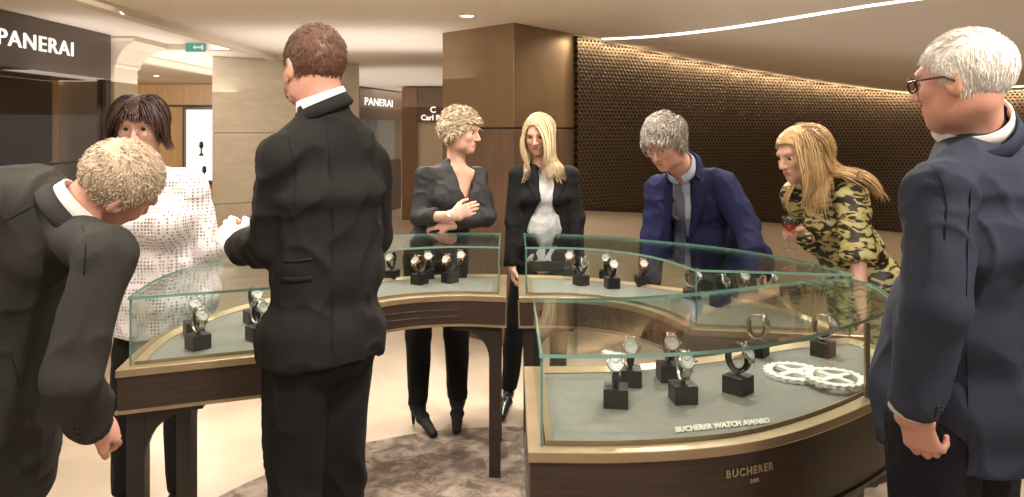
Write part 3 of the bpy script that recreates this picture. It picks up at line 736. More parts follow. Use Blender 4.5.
vt = thing('display_cabinet', 'glass fronted display cabinet inside the left shop beside the end post', 'display cabinet', (-3.5,5.6,0))
m = MB(); m.b(-3.70,-3.40,5.2,5.85,0,1.0); bevel(m.build('plinth', M['shop'], vt))
m = MB(); m.b(-3.69,-3.41,5.21,5.84,1.0,1.32); m.build('glass_box', M['glass'], vt)
m = MB(); m.b(-3.69,-3.41,5.21,5.84,1.32,1.335); m.build('top', M['black_metal'], vt)
for k,yy in enumerate((5.4,5.62)):
    mb = MB(); mb.lathe([(.03,0),(.035,.02),(.012,.05),(.03,.09),(.006,.12)],(-3.55,yy,1.001),(0,0,1),14); tag(mb.build('watch_display', M['steel'],None,True),('small steel display piece nearer the fascia end post in the left shop cabinet','small steel display piece on the left side of the left shop cabinet')[1-k],'ornament')

# cream pilaster with flared capital
cp = thing('pilaster', 'cream plaster pilaster with flared capital at the end of the left shop front', 'column', (-3.35,6.3,0))
m = MB(); m.b(-3.75,-3.29,6.12,6.5,0,2.1); m.build('shaft', M['plaster'], cp)
m = MB(); pr = [(0,2.10),(.02,2.12),(.02,2.14),(.05,2.20),(.10,2.26),(.18,2.30),(.20,2.31),(.20,CZ)]
rings = [[(-3.75-e,6.12-e*.3),(-3.29+e,6.12-e*.3),(-3.29+e,6.5+e),(-3.75-e,6.5+e)] for e,_ in pr]
v = [(p[0],p[1],pr[i][1]) for i,r in enumerate(rings) for p in r]; f = [(i*4+k,i*4+(k+1)%4,(i+1)*4+(k+1)%4,(i+1)*4+k) for i in range(len(pr)-1) for k in range(4)]+[(3,2,1,0)]
m.add(v,f); m.build('capital', M['plaster'], cp)
def offset2(P, d):
    c = np.mean(np.array(P),axis=0); return [np.array(p)+nrm(c-np.array(p))*d for p in P]
# beige stone pier
sp_ = thing('stone_pier', 'broad beige stone-clad pier behind the man in the black suit', 'pillar', (-2.35,8.1,0))
PP = [(-3.12,7.70),(-1.78,8.62),(-2.0,9.4),(-3.2,8.9)]
for k,(z0,z1) in enumerate([(0,.80),(.806,1.545),(1.551,CZ-.003)]):
    m = MB(); m.prism(PP,z0,z1); bevel(m.build('stone_slab', M['stone'], sp_),.004)
m = MB(); m.prism(offset2(PP,.012),.01,CZ-.01); m.build('core', M['shop_far'], sp_)
# oak back wall with lit niche
m = MB(); m.b(-9.5,-4.2,12.4,12.55,0,CZ); struct(m.build('wall_far', M['wood']))
m = MB(); m.b(-7.0,-4.3,12.33,12.40,1.30+.70,2.33); struct(m.build('trim_4', M['wood']))
m = MB(); m.b(-7.0,-4.3,12.32,12.34,1.975,2.0); struct(m.build('trim_5', M['black_metal']))
ni = thing('lit_display_niche', 'bright white lit display niche in the oak wall behind the stone pier', 'display niche', (-5.15,12.3,0))
for xx in (-5.47,-4.73):
    m = MB(); m.b(xx,xx+.03,12.28,12.398,.70,1.95); m.build('frame', M['shop'], ni)
m = MB(); m.b(-5.44,-4.73,12.36,12.39,.74,1.92); m.build('back_panel', M['case_glow'], ni)
m = MB(); m.b(-5.46,-4.71,12.27,12.395,.68,.74); m.build('shelf', M['shop'], ni)
m = MB(); m.b(-5.46,-4.71,12.28,12.395,1.92,1.96); m.build('lintel', M['shop'], ni)
for k,(x,z) in enumerate([(-5.17,1.15),(-5.12,.742)]):
    mb = MB(); mb.lathe([(.035,0),(.035,.02),(.012,.05),(.012,.12),(.035,.15),(.03,.22),(.01,.24)],(x,12.315,z),(0,0,1),14); tag(mb.build('jewellery_bust', M['black_metal'],None,True),('small dark jewellery display higher in the lit niche','small dark jewellery display low in the lit niche')[k],'ornament')
# distant shop fronts seen between pier and column
fs = thing('shop_front', 'brown shop front in the distance with small white lettering right of the stone pier', 'shop front', (-2.7,14,0))
fa, fb = np.array([-2.66,12.95]), np.array([-2.23,15.0]); fd = nrm(fb-fa); fn_ = np.array([fd[1],-fd[0]])
def fq(o0,o1): return [fa-fn_*o0, fb-fn_*o0, fb-fn_*o1, fa-fn_*o1]
m = MB(); m.prism(fq(0,1.2),1.78,2.33); m.build('fascia', M['shop_far'], fs)
m = MB(); m.prism(fq(.5,1.2),1.0,1.78); m.build('lit_interior', pbr('shop_interior', rgb(190,150,124),.6,col2=rgb(150,110,88),nscale=4), fs)
m = MB(); m.prism(fq(.02,1.2),0,1.0); m.build('plinth', M['shop_far'], fs)
m = MB(); m.prism(fq(.03,.04),1.0,1.78); m.build('window_pane', M['glass'], fs)
p0 = fa+fd*.18+fn_*.006; text('PANERAI', .19, M['letter_lit'], fs, (p0[0],p0[1],2.03), (fd[0],fd[1],0), (0,0,1), 'lettering', .004, .003, 1.05, 1.35/textw('PANERAI',.19,1.05))
fs2 = thing('shop_front', 'pale brown shop front beside the bronze column with partial white lettering', 'shop front', (-1.9,14,0))
m = MB(); m.b(-1.67,-.95,13.0,13.6,1.72,2.33); m.build('fascia', M['shop_far'], fs2)
m = MB(); m.b(-1.67,-.95,13.05,13.6,0,1.72); m.build('door_panel', M['cream_wall'], fs2)
m = MB(); m.b(-1.93,-1.67,12.98,13.6,0,2.33); m.build('side_post', M['brown_wood'], fs2)
text('C', .15, M['letter_lit'], fs2, (-1.44,12.985,1.885), (1,0,0), (0,0,1), 'lettering', .004, .003)
text('Carl F. Bucherer', .13, M['letter_lit'], fs2, (-1.60,12.985,1.755), (1,0,0), (0,0,1), 'lettering', .004, .003)
m = MB(); m.b(-9.5,-.2,18.0,18.2,0,CZ); struct(m.build('wall_end', M['cream_wall']))
m = MB(); m.b(-9.6,-9.5,8,18.2,0,CZ); struct(m.build('wall_side', M['cream_wall']))
m = MB(); m.b(-.55,.60,6.5,6.6,0,CZ); m.b(.45,.60,6.02,6.55,0,CZ); struct(m.build('wall_middle', M['panel_wood']))
# exit sign
es = thing('exit_sign', 'small green illuminated exit sign hanging from the ceiling at left', 'exit sign', (-2.78,6.5,2.3))
m = MB(); m.box((-2.78,6.5,2.305),(.085,.012,.038)); bevel(m.build('housing', M['exit_green'], es),.003)
m = MB(); m.box((-2.75,6.486,2.305),(.03,.002,.008)); m.add([(-2.80,6.485,2.305),(-2.775,6.485,2.325),(-2.775,6.485,2.285)],[(0,2,1)]); m.box((-2.735+.02,6.486,2.305),(.008,.002,.022)); m.build('arrow_pictogram', M['exit_white'], es)

# downlights
DL = [(-.30,4.98,'small round ceiling downlight just left of the bronze column top'),(-5.35,10.5,'left one of two distant downlights beyond the cream pilaster'),(-5.05,10.5,'right one of two distant downlights beyond the cream pilaster'),
      (-3.45,10.5,'distant downlight beside the top of the stone pier')]
for x,y,lab in DL:
    d = thing('downlight', lab, 'ceiling light', (x,y,CZ), 'recessed ceiling downlights'); zc = ceil_z(x,y)
    m = MB(); m.lathe([(.045,.004),(.062,.004),(.062,-.006),(.045,-.006)],(x,y,zc),(0,0,1),24,cap=False); m.build('trim_ring', M['letter'], d, True)
    m = MB(); m.lathe([(.044,.003),(.044,-.003)],(x,y,zc),(0,0,1),24); m.build('lens', M['lamp'], d)
# ------------------------------------------------------------ lights
def spot(x,y,e,tx,ty,tz=1.0,ang=80,r=.06,col=(1,.86,.68),z=None):
    l = bpy.data.lights.new('spot','SPOT'); l.energy = e; l.color = col; l.spot_size = math.radians(ang); l.spot_blend = .7; l.shadow_soft_size = r
    o = bpy.data.objects.new('spot_light', l); C.objects.link(o); o.location = (x,y,(ceil_z(x,y)-.03) if z is None else z)
    o.rotation_euler = (Vector((tx,ty,tz))-o.location).to_track_quat('-Z','Y').to_euler()
def area(x,y,z,sx,sy,e,col=(1,.88,.72),rot=(0,0,0)):
    l = bpy.data.lights.new('area','AREA'); l.shape = 'RECTANGLE'; l.size = sx; l.size_y = sy; l.energy = e; l.color = col
    o = bpy.data.objects.new('area_light', l); C.objects.link(o); o.location = (x,y,z); o.rotation_euler = rot

# ------------------------------------------------------------ glass display counters
def offset(poly, d):
    n = len(poly); P = [np.array(p[:2],float) for p in poly]; out = []
    A = sum(P[i][0]*P[(i+1)%n][1]-P[(i+1)%n][0]*P[i][1] for i in range(n)); s = 1 if A > 0 else -1
    for i in range(n):
        a = nrm(P[i]-P[i-1]); b = nrm(P[(i+1)%n]-P[i]); na = np.array([a[1],-a[0]])*s; nb = np.array([b[1],-b[0]])*s
        m_ = na+nb; m_ = m_/max(.35,(m_@m_)/2) if m_@m_ > 0 else na; out.append(P[i]+m_*d)
    return out
TOPZ, DECK = 1.053, .83
def sheet(poly_line, z0, z1, th=.006):
    """upright glass following an open polyline; edge material on the rims"""
    P = [np.array(p[:2],float) for p in poly_line]; n = len(P); t = np.gradient(np.array(P),axis=0); t /= np.linalg.norm(t,axis=1,keepdims=True); nn = np.stack([t[:,1],-t[:,0]],1)
    v = []
    for i in range(n):
        for s in (-.5,.5):
            q = P[i]+nn[i]*th*s; v += [(q[0],q[1],z0),(q[0],q[1],z1)]
    f = []; mi = []
    for i in range(n-1):
        a = i*4; b = a+4; f += [(a,b,b+1,a+1),(a+3,b+3,b+2,a+2),(a+1,b+1,b+3,a+3),(a+2,b+2,b,a)]; mi += [0,0,1,1]
    f += [(0,1,3,2),((n-1)*4+2,(n-1)*4+3,(n-1)*4+1,(n-1)*4)]; mi += [1,1]
    return v, f, mi
def counter(label, inner, outer, apron_z, group, legs=None, glass_splits=()):
    I = spline(inner,5); O = spline(outer,5); poly = [p for p in I]+[p for p in reversed(O)]
    c = np.mean(np.array(poly)[:,:2],axis=0); root = thing('display_counter', label, 'display counter', (c[0],c[1],0), group)
    po = offset(poly,.029); pi_ = offset(poly,-.03); pg = offset(poly,-.002)
    m = MB(); m.prism(offset(poly,.024), apron_z, DECK-.022); m.build('cabinet_body', M['wood_dark'], root)
    m = MB(); m.ring(po, offset(poly,-.012), DECK-.022, DECK+.004); bevel(m.build('brass_rim', M['brass'], root),.003)
    a = offset(poly,-.013); b = offset(poly,-.034); n = len(a)
    m = MB(); v = [(p[0],p[1],DECK+.014) for p in a]+[(p[0],p[1],DECK+.002) for p in b]+[(p[0],p[1],DECK-.02) for p in a]; m.add(v,[(i,(i+1)%n,n+(i+1)%n,n+i) for i in range(n)]+[((i+1)%n,i,2*n+i,2*n+(i+1)%n) for i in range(n)])
    m.build('inner_frame', M['brass'], root)
    m = MB(); m.prism(offset(poly,-.014), DECK-.021, DECK); m.build('suede_deck', M['felt'], root)
    m = MB(); m.ring(offset(poly,.030), offset(poly,.0), apron_z-.006, apron_z+.004); m.build('bottom_bead', M['black_metal'] if apron_z < .65 else M['brass'], root)
    # glass: four upright sides and a lid
    gi = offset(poly,-.004); nI = len(I); Ig = gi[:nI]; Og = gi[nI:]
    for seg in (Ig, [Ig[-1],Og[0]], Og, [Og[-1],Ig[0]]):
        v,f,mi = sheet(seg, DECK+.002, TOPZ-.009); mesh_obj('glass_side', v,f,None,root,False,mats=[M['glass'],M['glass_edge']],midx=mi)
    g = offset(poly,.002); n = len(g); m = MB(); v = [(p[0],p[1],TOPZ-.009) for p in g]+[(p[0],p[1],TOPZ) for p in g]
    m.add(v,[tuple(range(n-1,-1,-1)),tuple(range(n,2*n))],0); m.add(v,[(i,(i+1)%n,n+(i+1)%n,n+i) for i in range(n)],1)
    m.build('glass_top', None, root, mats=[M['glass'],M['glass_edge']])
    return root, poly, I, O
def leg(root, p, d1, d2, top, w=.052, R=.13, len_=.17):
    """tapered post with quarter-round brackets running along the two sides d1, d2"""
    p = np.array(p,float); m = MB(); d1 = nrm(d1); d2 = nrm(d2); c = p+(d1+d2)*w/2
    ax = [(*d1,0),(*d2,0),(0,0,1)]
    m.box((c[0],c[1],top/2+.0025),(w/2,w/2,top/2-.0025),ax)
    for d,e in ((d1,d2),(d2,d1)):
        prof = [(w-.002,top),(len_+w,top),(len_+w,top-.03)]+[(w+R*1.0-R*math.sin(a)*1.0,top-.03-R+R*math.cos(a)) for a in np.linspace(0.0,math.pi/2,9)]+[(w-.002,top-.03-R)]
        v = [(*(p+d*s+e*t),z) for t in (.004,.04) for s,z in prof]; n = len(prof)
        m.add(v,[tuple(range(n-1,-1,-1)),tuple(range(n,2*n))]+[(i,(i+1)%n,n+(i+1)%n,n+i) for i in range(n)])
    m.build('leg', M['black_metal'], root)
GRP = 'curved glass-topped watch counters in a ring'
LI = [(-.055,3.345),(-.29,3.365),(-.56,3.26),(-.74,3.0),(-.80,2.72),(-.77,2.50)]
LO = [(-.055,3.79),(-.32,3.79),(-.63,3.69),(-.95,3.42),(-1.17,3.06),(-1.26,2.7),(-1.21,2.335)]
cl, polyL, _, _ = counter('curved glass watch counter on dark legs at left, behind the man in the black suit', LI, LO, .70, GRP)
RI = [(.06,3.335),(.28,3.325),(.48,3.22),(.62,3.03),(.695,2.80)]
RO = [(.06,3.78),(.35,3.72),(.65,3.55),(.95,3.32),(1.15,3.02),(1.25,2.71)]
cr_, polyR, _, _ = counter('curved glass watch counter at back right, in front of the man in the navy blazer', RI, RO, .70, GRP)
FO = [(.066,1.742),(.25,1.74),(.446,1.765),(.607,1.815),(.80,1.925),(1.01,2.085),(1.148,2.235),(1.215,2.40),(1.235,2.56)]
FI = [(.066,2.31),(.35,2.33),(.65,2.42),(.90,2.54),(1.10,2.61),(1.20,2.63)]
cf, polyF, _, fo = counter('large curved glass watch counter with solid dark base in the right foreground', FI, FO, .62, GRP)
fpost = MB(); fpost.b(.986,.998,2.062,2.074,DECK,TOPZ-.01); fpost.build('corner_post', M['brass'], cf)
m = MB(); m.prism(offset(polyF,-.10), 0.005, .62); m.build('plinth', M['wood_dark'], cf)
m = MB(); m.prism(offset(polyF,-.05), .52, .615); m.build('plinth_moulding', M['wood_dark'], cf)
# legs
for p,d1,d2 in [((-1.215,2.33),(.42,.17),(-.06,.40)),((-1.225,2.70),(.4,-.02),(.03,.40)),((-.79,2.72),(-.4,0),(0,.4)),((-.052,3.35),(-1,.05),(0,1)),((-.052,3.79),(-1,0),(0,-1))]: leg(cl,p,d1,d2,.70)
for p,d1,d2 in [((.058,3.34),(1,0),(0,1)),((.058,3.775),(1,-.1),(0,-1)),((.70,2.83),(-.3,1),(1,-.15)),((1.22,2.73),(-.25,1),(-1,.15))]: leg(cr_,p,d1,d2,.70)
# drawer grooves on the left counter
for z in (.745,.775):
    P_ = [(-.60,3.205),(-.42,3.285),(-.25,3.325)]; m = MB(); m.tube([(x,y-.002,z) for x,y in P_],.0016,5); m.build('drawer_groove', M['black_metal'], cl)
# engraved name on the curved front of the right counter
def arc_text(s, size, z, s0, poly, root, mat, off=.029, xs=1.0, space=1.08, name='lettering', up=(0,0,1), serif=True):
    L = np.array([p[:2] for p in poly]); ac = np.concatenate([[0],np.cumsum(np.linalg.norm(np.diff(L,axis=0),axis=1))])
    pos = s0; m_all = MB()
    for ch in s:
        if ch == ' ': pos += size*.35*xs; continue
        w = textw(ch,size,1,xs); x = np.interp(pos+w/2,ac,L[:,0]); y = np.interp(pos+w/2,ac,L[:,1]); x2 = np.interp(pos+w/2+.01,ac,L[:,0]); y2 = np.interp(pos+w/2+.01,ac,L[:,1])
        t = nrm([x2-x,y2-y,0]); n_ = np.array([t[1],-t[0],0]); p = np.array([x,y,z])+n_*off-t*w/2
        o = text(ch,size,mat,root,p,t,up,name,.0015,.0004,1,xs); 
        if serif and ch in 'BUHER':
            pass
        pos += w+size*.16*space
    return pos
FOp = fo
arc_text('BUCHERER', .026, .757, .435, FOp, cf, M['letter_brass'], xs=.92)
arc_text('1888', .013, .736, .497, FOp, cf, M['letter_brass'])
# raised white letters standing on the deck
text('BUCHERER WATCH AWARD', .0195, M['letter'], cf, (.405,1.832,DECK+.0005), (.262,.062,0), (0,.85,.6), 'deck_lettering', .003, .0012, 1.05, 1.0)

# gear emblems
def gear(c, R, z, label, teeth=22, tilt=0):
    root = thing('gear_emblem', label, 'emblem', (c[0],c[1],z), 'white gear wheel emblems'); n = teeth*4; out = []
    for i in range(n):
        r = R if i%4 in (0,1) else R*.915; a = 2*math.pi*(i+(.0 if i%4 in (0,2) else -.15))/n; out.append((c[0]+r*math.cos(a),c[1]+r*math.sin(a)))
    inn = [(c[0]+R*.70*math.cos(2*math.pi*i/n),c[1]+R*.70*math.sin(2*math.pi*i/n)) for i in range(n)]
    m = MB(); m.ring(out,inn,z,z+.012); m.build('toothed_rim', M['white_gloss'], root)
    for k in range(4):
        a = math.pi/2*k+.5; d = np.array([math.cos(a),math.sin(a)]); m = MB(); p = np.array(c)+d*R*.45; m.box((p[0],p[1],z+.006),(R*.32,R*.11,.006),[(d[0],d[1],0),(-d[1],d[0],0),(0,0,1)]); m.build('spoke', M['white_gloss'], root)
    m = MB(); m.lathe([(R*.1,0),(R*.24,0),(R*.24,.013),(R*.1,.013)],(c[0],c[1],z),(0,0,1),24); m.build('hub', M['white_gloss'], root)
gear((.865,2.265),.092,DECK+.001,'white toothed gear emblem on the deck, left and lower of the pair')
gear((.95,2.175),.088,DECK+.014,'white toothed gear emblem on the deck, right one overlapping its twin')

# watches on display stands
def stand_and_watch(x, y, yaw, sc, strap, dial, case, blab, wlab, open_=False, z=DECK):
    g = np.array([math.sin(yaw),-math.cos(yaw),0]); s = np.array([math.cos(yaw),math.sin(yaw),0]); c = np.array([x,y,z])
    st = thing('display_stand', blab, 'display stand', c, 'black block watch stands')
    m = MB(); m.box(c+V(0,0,.0225*sc),(.029*sc,.029*sc,.0225*sc),[s,g,(0,0,1)]); bevel(m.build('block', M['block'], st),.0015)
    m = MB(); R = .026*sc; cz = z+.045*sc+.044*sc; cen = np.array([x,y,cz])
    pts = [cen+g*R*math.cos(a)*.86+V(0,0,R*1.18*math.sin(a)) for a in np.linspace(math.radians(150),math.radians(390),16)]
    m.tube([np.array([x,y,z+.045*sc]),cen-V(0,0,R*1.18)],.005*sc,8)
    m.tube(pts,.004*sc,6); m.build('c_ring', M['block'], st, True)
    wt = thing('wristwatch', wlab, 'watch', cen, 'display watches')
    a0, ax = .0315*sc, .037*sc; n = 40; v = []; wid = .0105*sc; th = .0016*sc
    da = math.radians(28)
    for i in range(n):
        a = 2*math.pi*i/n; w = wid*(1-.22*abs(math.sin((a-da)/2)))
        for r_,sd in ((th,-w),(th,w),(-th,w),(-th,-w)):
            v.append(cen+g*(a0+r_)*math.cos(a)+V(0,0,(ax+r_)*math.sin(a))+s*sd)
    f = [(i*4+k,i*4+(k+1)%4,((i+1)%n)*4+(k+1)%4,((i+1)%n)*4+k) for i in range(n) for k in range(4)]
    mesh_obj('strap', v, f, strap, wt, True)
    dn = nrm(g*math.cos(da)+V(0,0,math.sin(da))); dc = cen+g*a0*math.cos(da)+V(0,0,ax*math.sin(da))
    r = .0205*sc
    m = MB(); m.lathe([(r*.9,-.004*sc),(r,-.002*sc),(r,.004*sc),(r*.93,.006*sc),(r*.80,.0063*sc),(r*.80,.0045*sc)],dc,dn,28,cap=False); m.lathe([(r*.15*sc,-.004*sc),(r*.9,-.004*sc)],dc,dn,20,cap=False)
    upv = nrm(np.cross(dn,s)); 
    for q in (-1,1):
        for e in (-1,1): m.box(dc+upv*q*r*1.05+s*e*wid*.9,(.0022*sc,.006*sc,.003*sc),[s,upv,dn])
    m.box(dc+s*r*1.12,(.004*sc,.0028*sc,.0028*sc),[s,upv,dn]); m.build('case', case, wt, True)
    m = MB(); m.lathe([(1e-5,.0040*sc),(r*.81,.0042*sc)],dc,dn,28,cap=False); m.build('dial', dial, wt)
    m = MB(); lc = M['dial_white'] if dial != M['dial_white'] else M['dial_black']
    for k in range(12):
        a = math.pi/6*k; d = s*math.sin(a)+upv*math.cos(a); m.box(dc+dn*.0047*sc+d*r*.66,(.0006*sc,.0016*sc,.0003),[np.cross(d,dn),d,dn])
    for a,L in ((math.radians(-55),.45),(math.radians(50),.62)):
        d = s*math.sin(a)+upv*math.cos(a); m.box(dc+dn*.0052*sc+d*r*L/2,(.0006*sc,r*L/2,.0003),[np.cross(d,dn),d,dn])
    m.build('hands', lc, wt)
def at(px, py, z=DECK): Y = F*(CAMH-z)/(py-HZ); return (px-512)*Y/F, Y
S = M
WL = [ # px, py of the block's foot, yaw, scale, strap, dial, case, text
 (616,409,-.15,1.15,'strap_blue','dial_white','steel','in the right foreground counter, front row far left','with white dial on navy strap, front left in foreground counter'),
 (630,388,-.1,1.12,'strap_black','dial_white','steel','half hidden behind the front left stand in the foreground counter','with pale dial, behind the chronograph at the left of the foreground counter'),
 (683,405,.1,1.12,'steel','dial_white','steel','in the front row of the foreground counter, second from left','with silver dial on steel bracelet, front row middle of foreground counter'),
 (669,383,.05,1.12,'strap_black','dial_white','rose_gold','behind the second stand in the middle of the foreground counter','with rose gold case, second row middle of the foreground counter'),
 (738,396,.75,1.12,'strap_black','dial_white','steel','in the front row of the foreground counter, nearest the gear emblems','on open black strap turned sideways, just left of the gear emblems'),
 (757,358,.9,1.08,'steel','dial_black','steel','behind the gear emblems, on their left','on steel bracelet seen edge on, behind the gear emblems on the left'),
 (823,358,.8,1.08,'steel','dial_white','steel','behind the right gear emblem near the brass post','on steel bracelet seen as a thin ring, behind the right gear emblem'),
 (571,279,-.35,1.1,'strap_brown','dial_white','rose_gold','at the left end of the back right counter, rear one','with rose gold case and brown strap, rear left in the back right counter'),
 (581,286,.5,1.05,'strap_black','dial_black','steel','at the left end of the back right counter, front one','with black dial, front left in the back right counter'),
 (606,281,-.2,1.1,'strap_black','dial_white','steel','second cluster of the back right counter, rear one','with steel case, rear of the second cluster in the back right counter'),
 (612,289,.15,1.1,'strap_black','dial_white','steel','second cluster of the back right counter, front one','with white dial, front of the second cluster in the back right counter'),
 (642,287,.1,1.05,'strap_brown','dial_white','rose_gold','standing alone in the middle of the back right counter','small and slim with gold case, alone in the middle of the back right counter'),
 (692,300,.9,1.05,'steel','dial_white','steel','near the inner glass post of the back right counter','on steel bracelet beside inner glass edge of back right counter'),
 (720,308,.6,1.08,'strap_black','dial_black','steel','in the back right counter below the navy blazer, front one','with black dial in back right counter, right of inner glass edge'),
 (742,302,.2,1.05,'strap_brown','dial_white','rose_gold','in the back right counter below the navy blazer, rear one','with rose gold case in the back right counter, rear right group'),
 (768,305,.9,1.08,'steel','dial_white','steel','farthest right in the back right counter','on steel bracelet, farthest right in the back right counter'),
 (198,351,.85,1.12,'steel','dial_white','steel','in the left counter near its near end, front one','on steel bracelet, front one at near end of left counter'),
 (194,337,.6,1.12,'steel','dial_white','steel','in the left counter near its near end, rear one','with steel bracelet, rear one at the near end of the left counter'),
 (258,342,.9,1.12,'steel','dial_white','steel','in the left counter beside the black suit, front one','with steel bracelet, front one beside the man in the black suit'),
 (254,325,.7,1.12,'strap_black','dial_white','steel','in the left counter beside the black suit, rear one','with dark strap, rear one beside the man in the black suit'),
 (391.7,280.5,-.3,1.08,'strap_black','dial_white','steel','leftmost of those right of the black suit in the left counter','with dark strap, leftmost of the watches right of the black suit'),
 (419.5,285,-.6,1.1,'strap_brown','dial_white','rose_gold','in the middle pair right of the black suit, front one','with rose gold case, front of middle pair right of black suit'),
 (427,279.5,.3,1.1,'strap_black','dial_white','steel','in the middle pair right of the black suit, rear one','with steel case, rear of middle pair right of black suit'),
 (450,283.5,-.6,1.1,'strap_black','dial_white','rose_gold','in the last pair of the left counter, front','with cream dial, front of last pair in left counter'),
 (460,278,.2,1.1,'strap_brown','dial_white','rose_gold','in the last pair of the left counter, rear','with brown strap, rear of last pair in left counter'),
]
for px,py,yaw,sc,a,b,c_,bl,wl in WL:
    x,y = at(px,py); y += .03; x += .03*(px-512)/F
    stand_and_watch(x,y,yaw,sc,M[a],M[b],M[c_],'small black block stand '+bl,'wristwatch '+wl)
# round patterned rug inside the ring
ang = np.linspace(0,2*math.pi,97)[:-1]
m = MB(); m.lathe([(1.435,0.0005),(1.435,.003),(1.43,.004)],(0,2.50,0),(0,0,1),96); rg = m.build('round_rug', M['rug']); tag(rg,'round mottled brown and beige rug under the ring of counters','rug')

# ============================================================ people
def sk(name, c, lip): return skinmat(name, c, lip)
SKR = sk('skin_ruddy', rgb(208,158,138), rgb(178,112,102)); SKP = sk('skin_pale', rgb(214,172,152), rgb(180,98,94))
H_BROWN = hairmat('auburn_hair', rgb(78,52,40), rgb(112,78,58)); H_DARK = hairmat('dark_brown_hair', rgb(40,26,24), rgb(78,48,38)); H_WHITE = hairmat('white_hair', rgb(216,210,204), rgb(250,246,240))
H_SAND = hairmat('sandy_grey_hair', rgb(160,136,108), rgb(228,210,186)); H_GREY = hairmat('grey_hair', rgb(112,102,94), rgb(178,168,156)); H_BLONDE = hairmat('light_blonde_hair', rgb(176,148,110), rgb(228,206,168))
H_CURL = hairmat('bleached_curly_hair', rgb(172,138,104), rgb(255,244,218)); H_HONEY = hairmat('honey_blonde_hair', rgb(166,128,84), rgb(238,208,158)); H_BEARD = hairmat('reddish_beard', rgb(110,70,48), rgb(140,92,66))
def ml(fr=.062, side=.0, ear=.02, nape=-.055):
    """short haircut outline in head space; positive where hair grows"""
    ys = [-.12,-.07,-.03,.012,.035,.052,.075,.12]; zs = [nape,nape,-.035,ear+.0,.045+side,.05,fr,fr+.01]
    return lambda L: L[...,2]-np.interp(L[...,1],ys,zs)
def flow_short(L):   # swept forwards over the crown, down at the sides and back
    d = np.stack([L[:,0]*3,.25-2*np.maximum(-L[:,1],0)*0-.2*np.sign(-L[:,1]),-1.2*np.ones(len(L))],1)
    top = np.clip((L[:,2]-.05)/.05,0,1)[:,None]; d = d*(1-top)+np.array([.35,.9,-.1])*top
    d = d-(L/np.linalg.norm(L,axis=1,keepdims=True))*np.sum(d*L,axis=1,keepdims=True)/np.linalg.norm(L,axis=1,keepdims=True); return d/np.linalg.norm(d,axis=1,keepdims=True)

# ---- 1. man in the black suit, seen from behind --------------------------------------------
BROW[0] = H_BROWN
H = Head(W(314,67,2.10), (-.66,.74,-.06), (0,0,1), 1.0)
nb = V(-.532,2.10,1.650)
J = dict(feet=(-.55,2.1), neck=nb, chest=V(-.52,2.10,1.40), waist=V(-.525,2.11,1.18), pelvis=V(-.535,2.09,1.00), Ls=V(-.622,1.99,1.515), Rs=V(-.425,2.20,1.485),
  Le=V(-.675,2.06,1.255), Lw=V(-.850,2.28,1.22), Re=V(-.43,2.30,1.25), Rw=V(-.60,2.38,1.17), Lh=V(-.590,2.04,.92), Rh=V(-.500,2.14,.92), Lk=V(-.585,2.02,.50), Rk=V(-.50,2.12,.50), La=V(-.60,1.98,.09), Ra=V(-.50,2.12,.09))
hL = hand(J['Lw']+nrm(J['Lw']-J['Le'])*.015, (-.55,.62,.42), (.6,.3,-.6), (0,.3,1), .55, 1.02, .5)
hR = hand(J['Rw'], (-.8,.5,0), (0,0,-1), (0,1,0), .5, 1.0)
root, body = person('tall man in black suit with short auburn hair, back to camera, at left counter', J, H, SKR, hands=[hL,hR])
P = jacket_prims(J, .93, arm=(.058,.054,.045), pw=(.165,.138), k_arm=.014, sh=.050, nr=.074)
P += [lo_(V(-.535,2.09,1.02),V(-.535,2.09,.86),nrm(J['Rs']-J['Ls']),(.150,.125),(.158,.134),.05), cut(lambda Q: .945-Q[...,2])]
P = sleeve_cut(sleeve_cut(P,J['Le'],J['Lw']),J['Re'],J['Rw']); P.append(sub(rc(nb+V(-.01,.0,.060), nb+V(-.03,.02,.16), .050, .060, .01)))
jk = garment('jacket', P, M['suit_black'], root, .007, folds(.009,8,(1,1,.55),11))
J2 = dict(J); tr = trousers(J, root, M['trouser_black'], r=(.092,.070,.058), pel=(.148,.118), seed=5, amp=.008)
shoes(J, root, [(-.6,.8),(-.6,.8)], M['shoe'])
cuf = garment('glove', [dict(p) for p in hand(J['Lw']+nrm(J['Lw']-J['Le'])*.015, (-.55,.62,.42), (.6,.3,-.6), (0,.3,1), .55, 1.16, .5)], M['glove'], root, .004)
cuff(J,'L',.038,.014,M['shirt_white'],root)
collar(nb+V(-.004,.0,-.004), H.w(0,-.02,-.04)-nb, .059, .036, .007, .004, 'shirt_collar', M['shirt_white'], root, front=(-.72,.68,0), gap=.25, zoff=-.012)
collar(nb+V(0,0,-.026), H.w(0,-.02,-.05)-nb, .064, .034, .012, .005, 'jacket_collar', M['suit_black'], root, front=(-.72,.68,0), gap=.7, zoff=-.02)
bv = bvh_of(jk)
line_patch(bv, [(325,108),(330,160),(333,230),(333,300),(332,350)], .7, 'back_seam', M['trouser_black'], root, .0005)
line_patch(bv, [(288,140),(293,155),(296,175),(293,205)], .7, 'sleeve_seam', M['trouser_black'], root, .0005)
line_patch(bv, [(281,279),(296,280),(312,278)], 5.0, 'pocket_flap', M['suit_black'], root, .004)
line_patch(bv, [(284,261),(298,261),(312,259)], 3.0, 'pocket_flap', M['suit_black'], root, .003)
ln = ml(.07,0,.0,-.066)
cp_ = hair_cap(H, ln, .006, .0045, lump=.002)
st = strands(H, 2600, lambda L: ln(L)>.004, flow_short, 5, .0055, .007, .0016, H.prims()[:8], jit=.3, rise=.001)
build_hair('hair', [cp_, st], H_BROWN, root)
beard = lambda L: np.minimum(np.minimum(-.028-L[...,2]+.25*(L[...,1]-.02), L[...,1]+.01), .0*L[...,0]+.2)
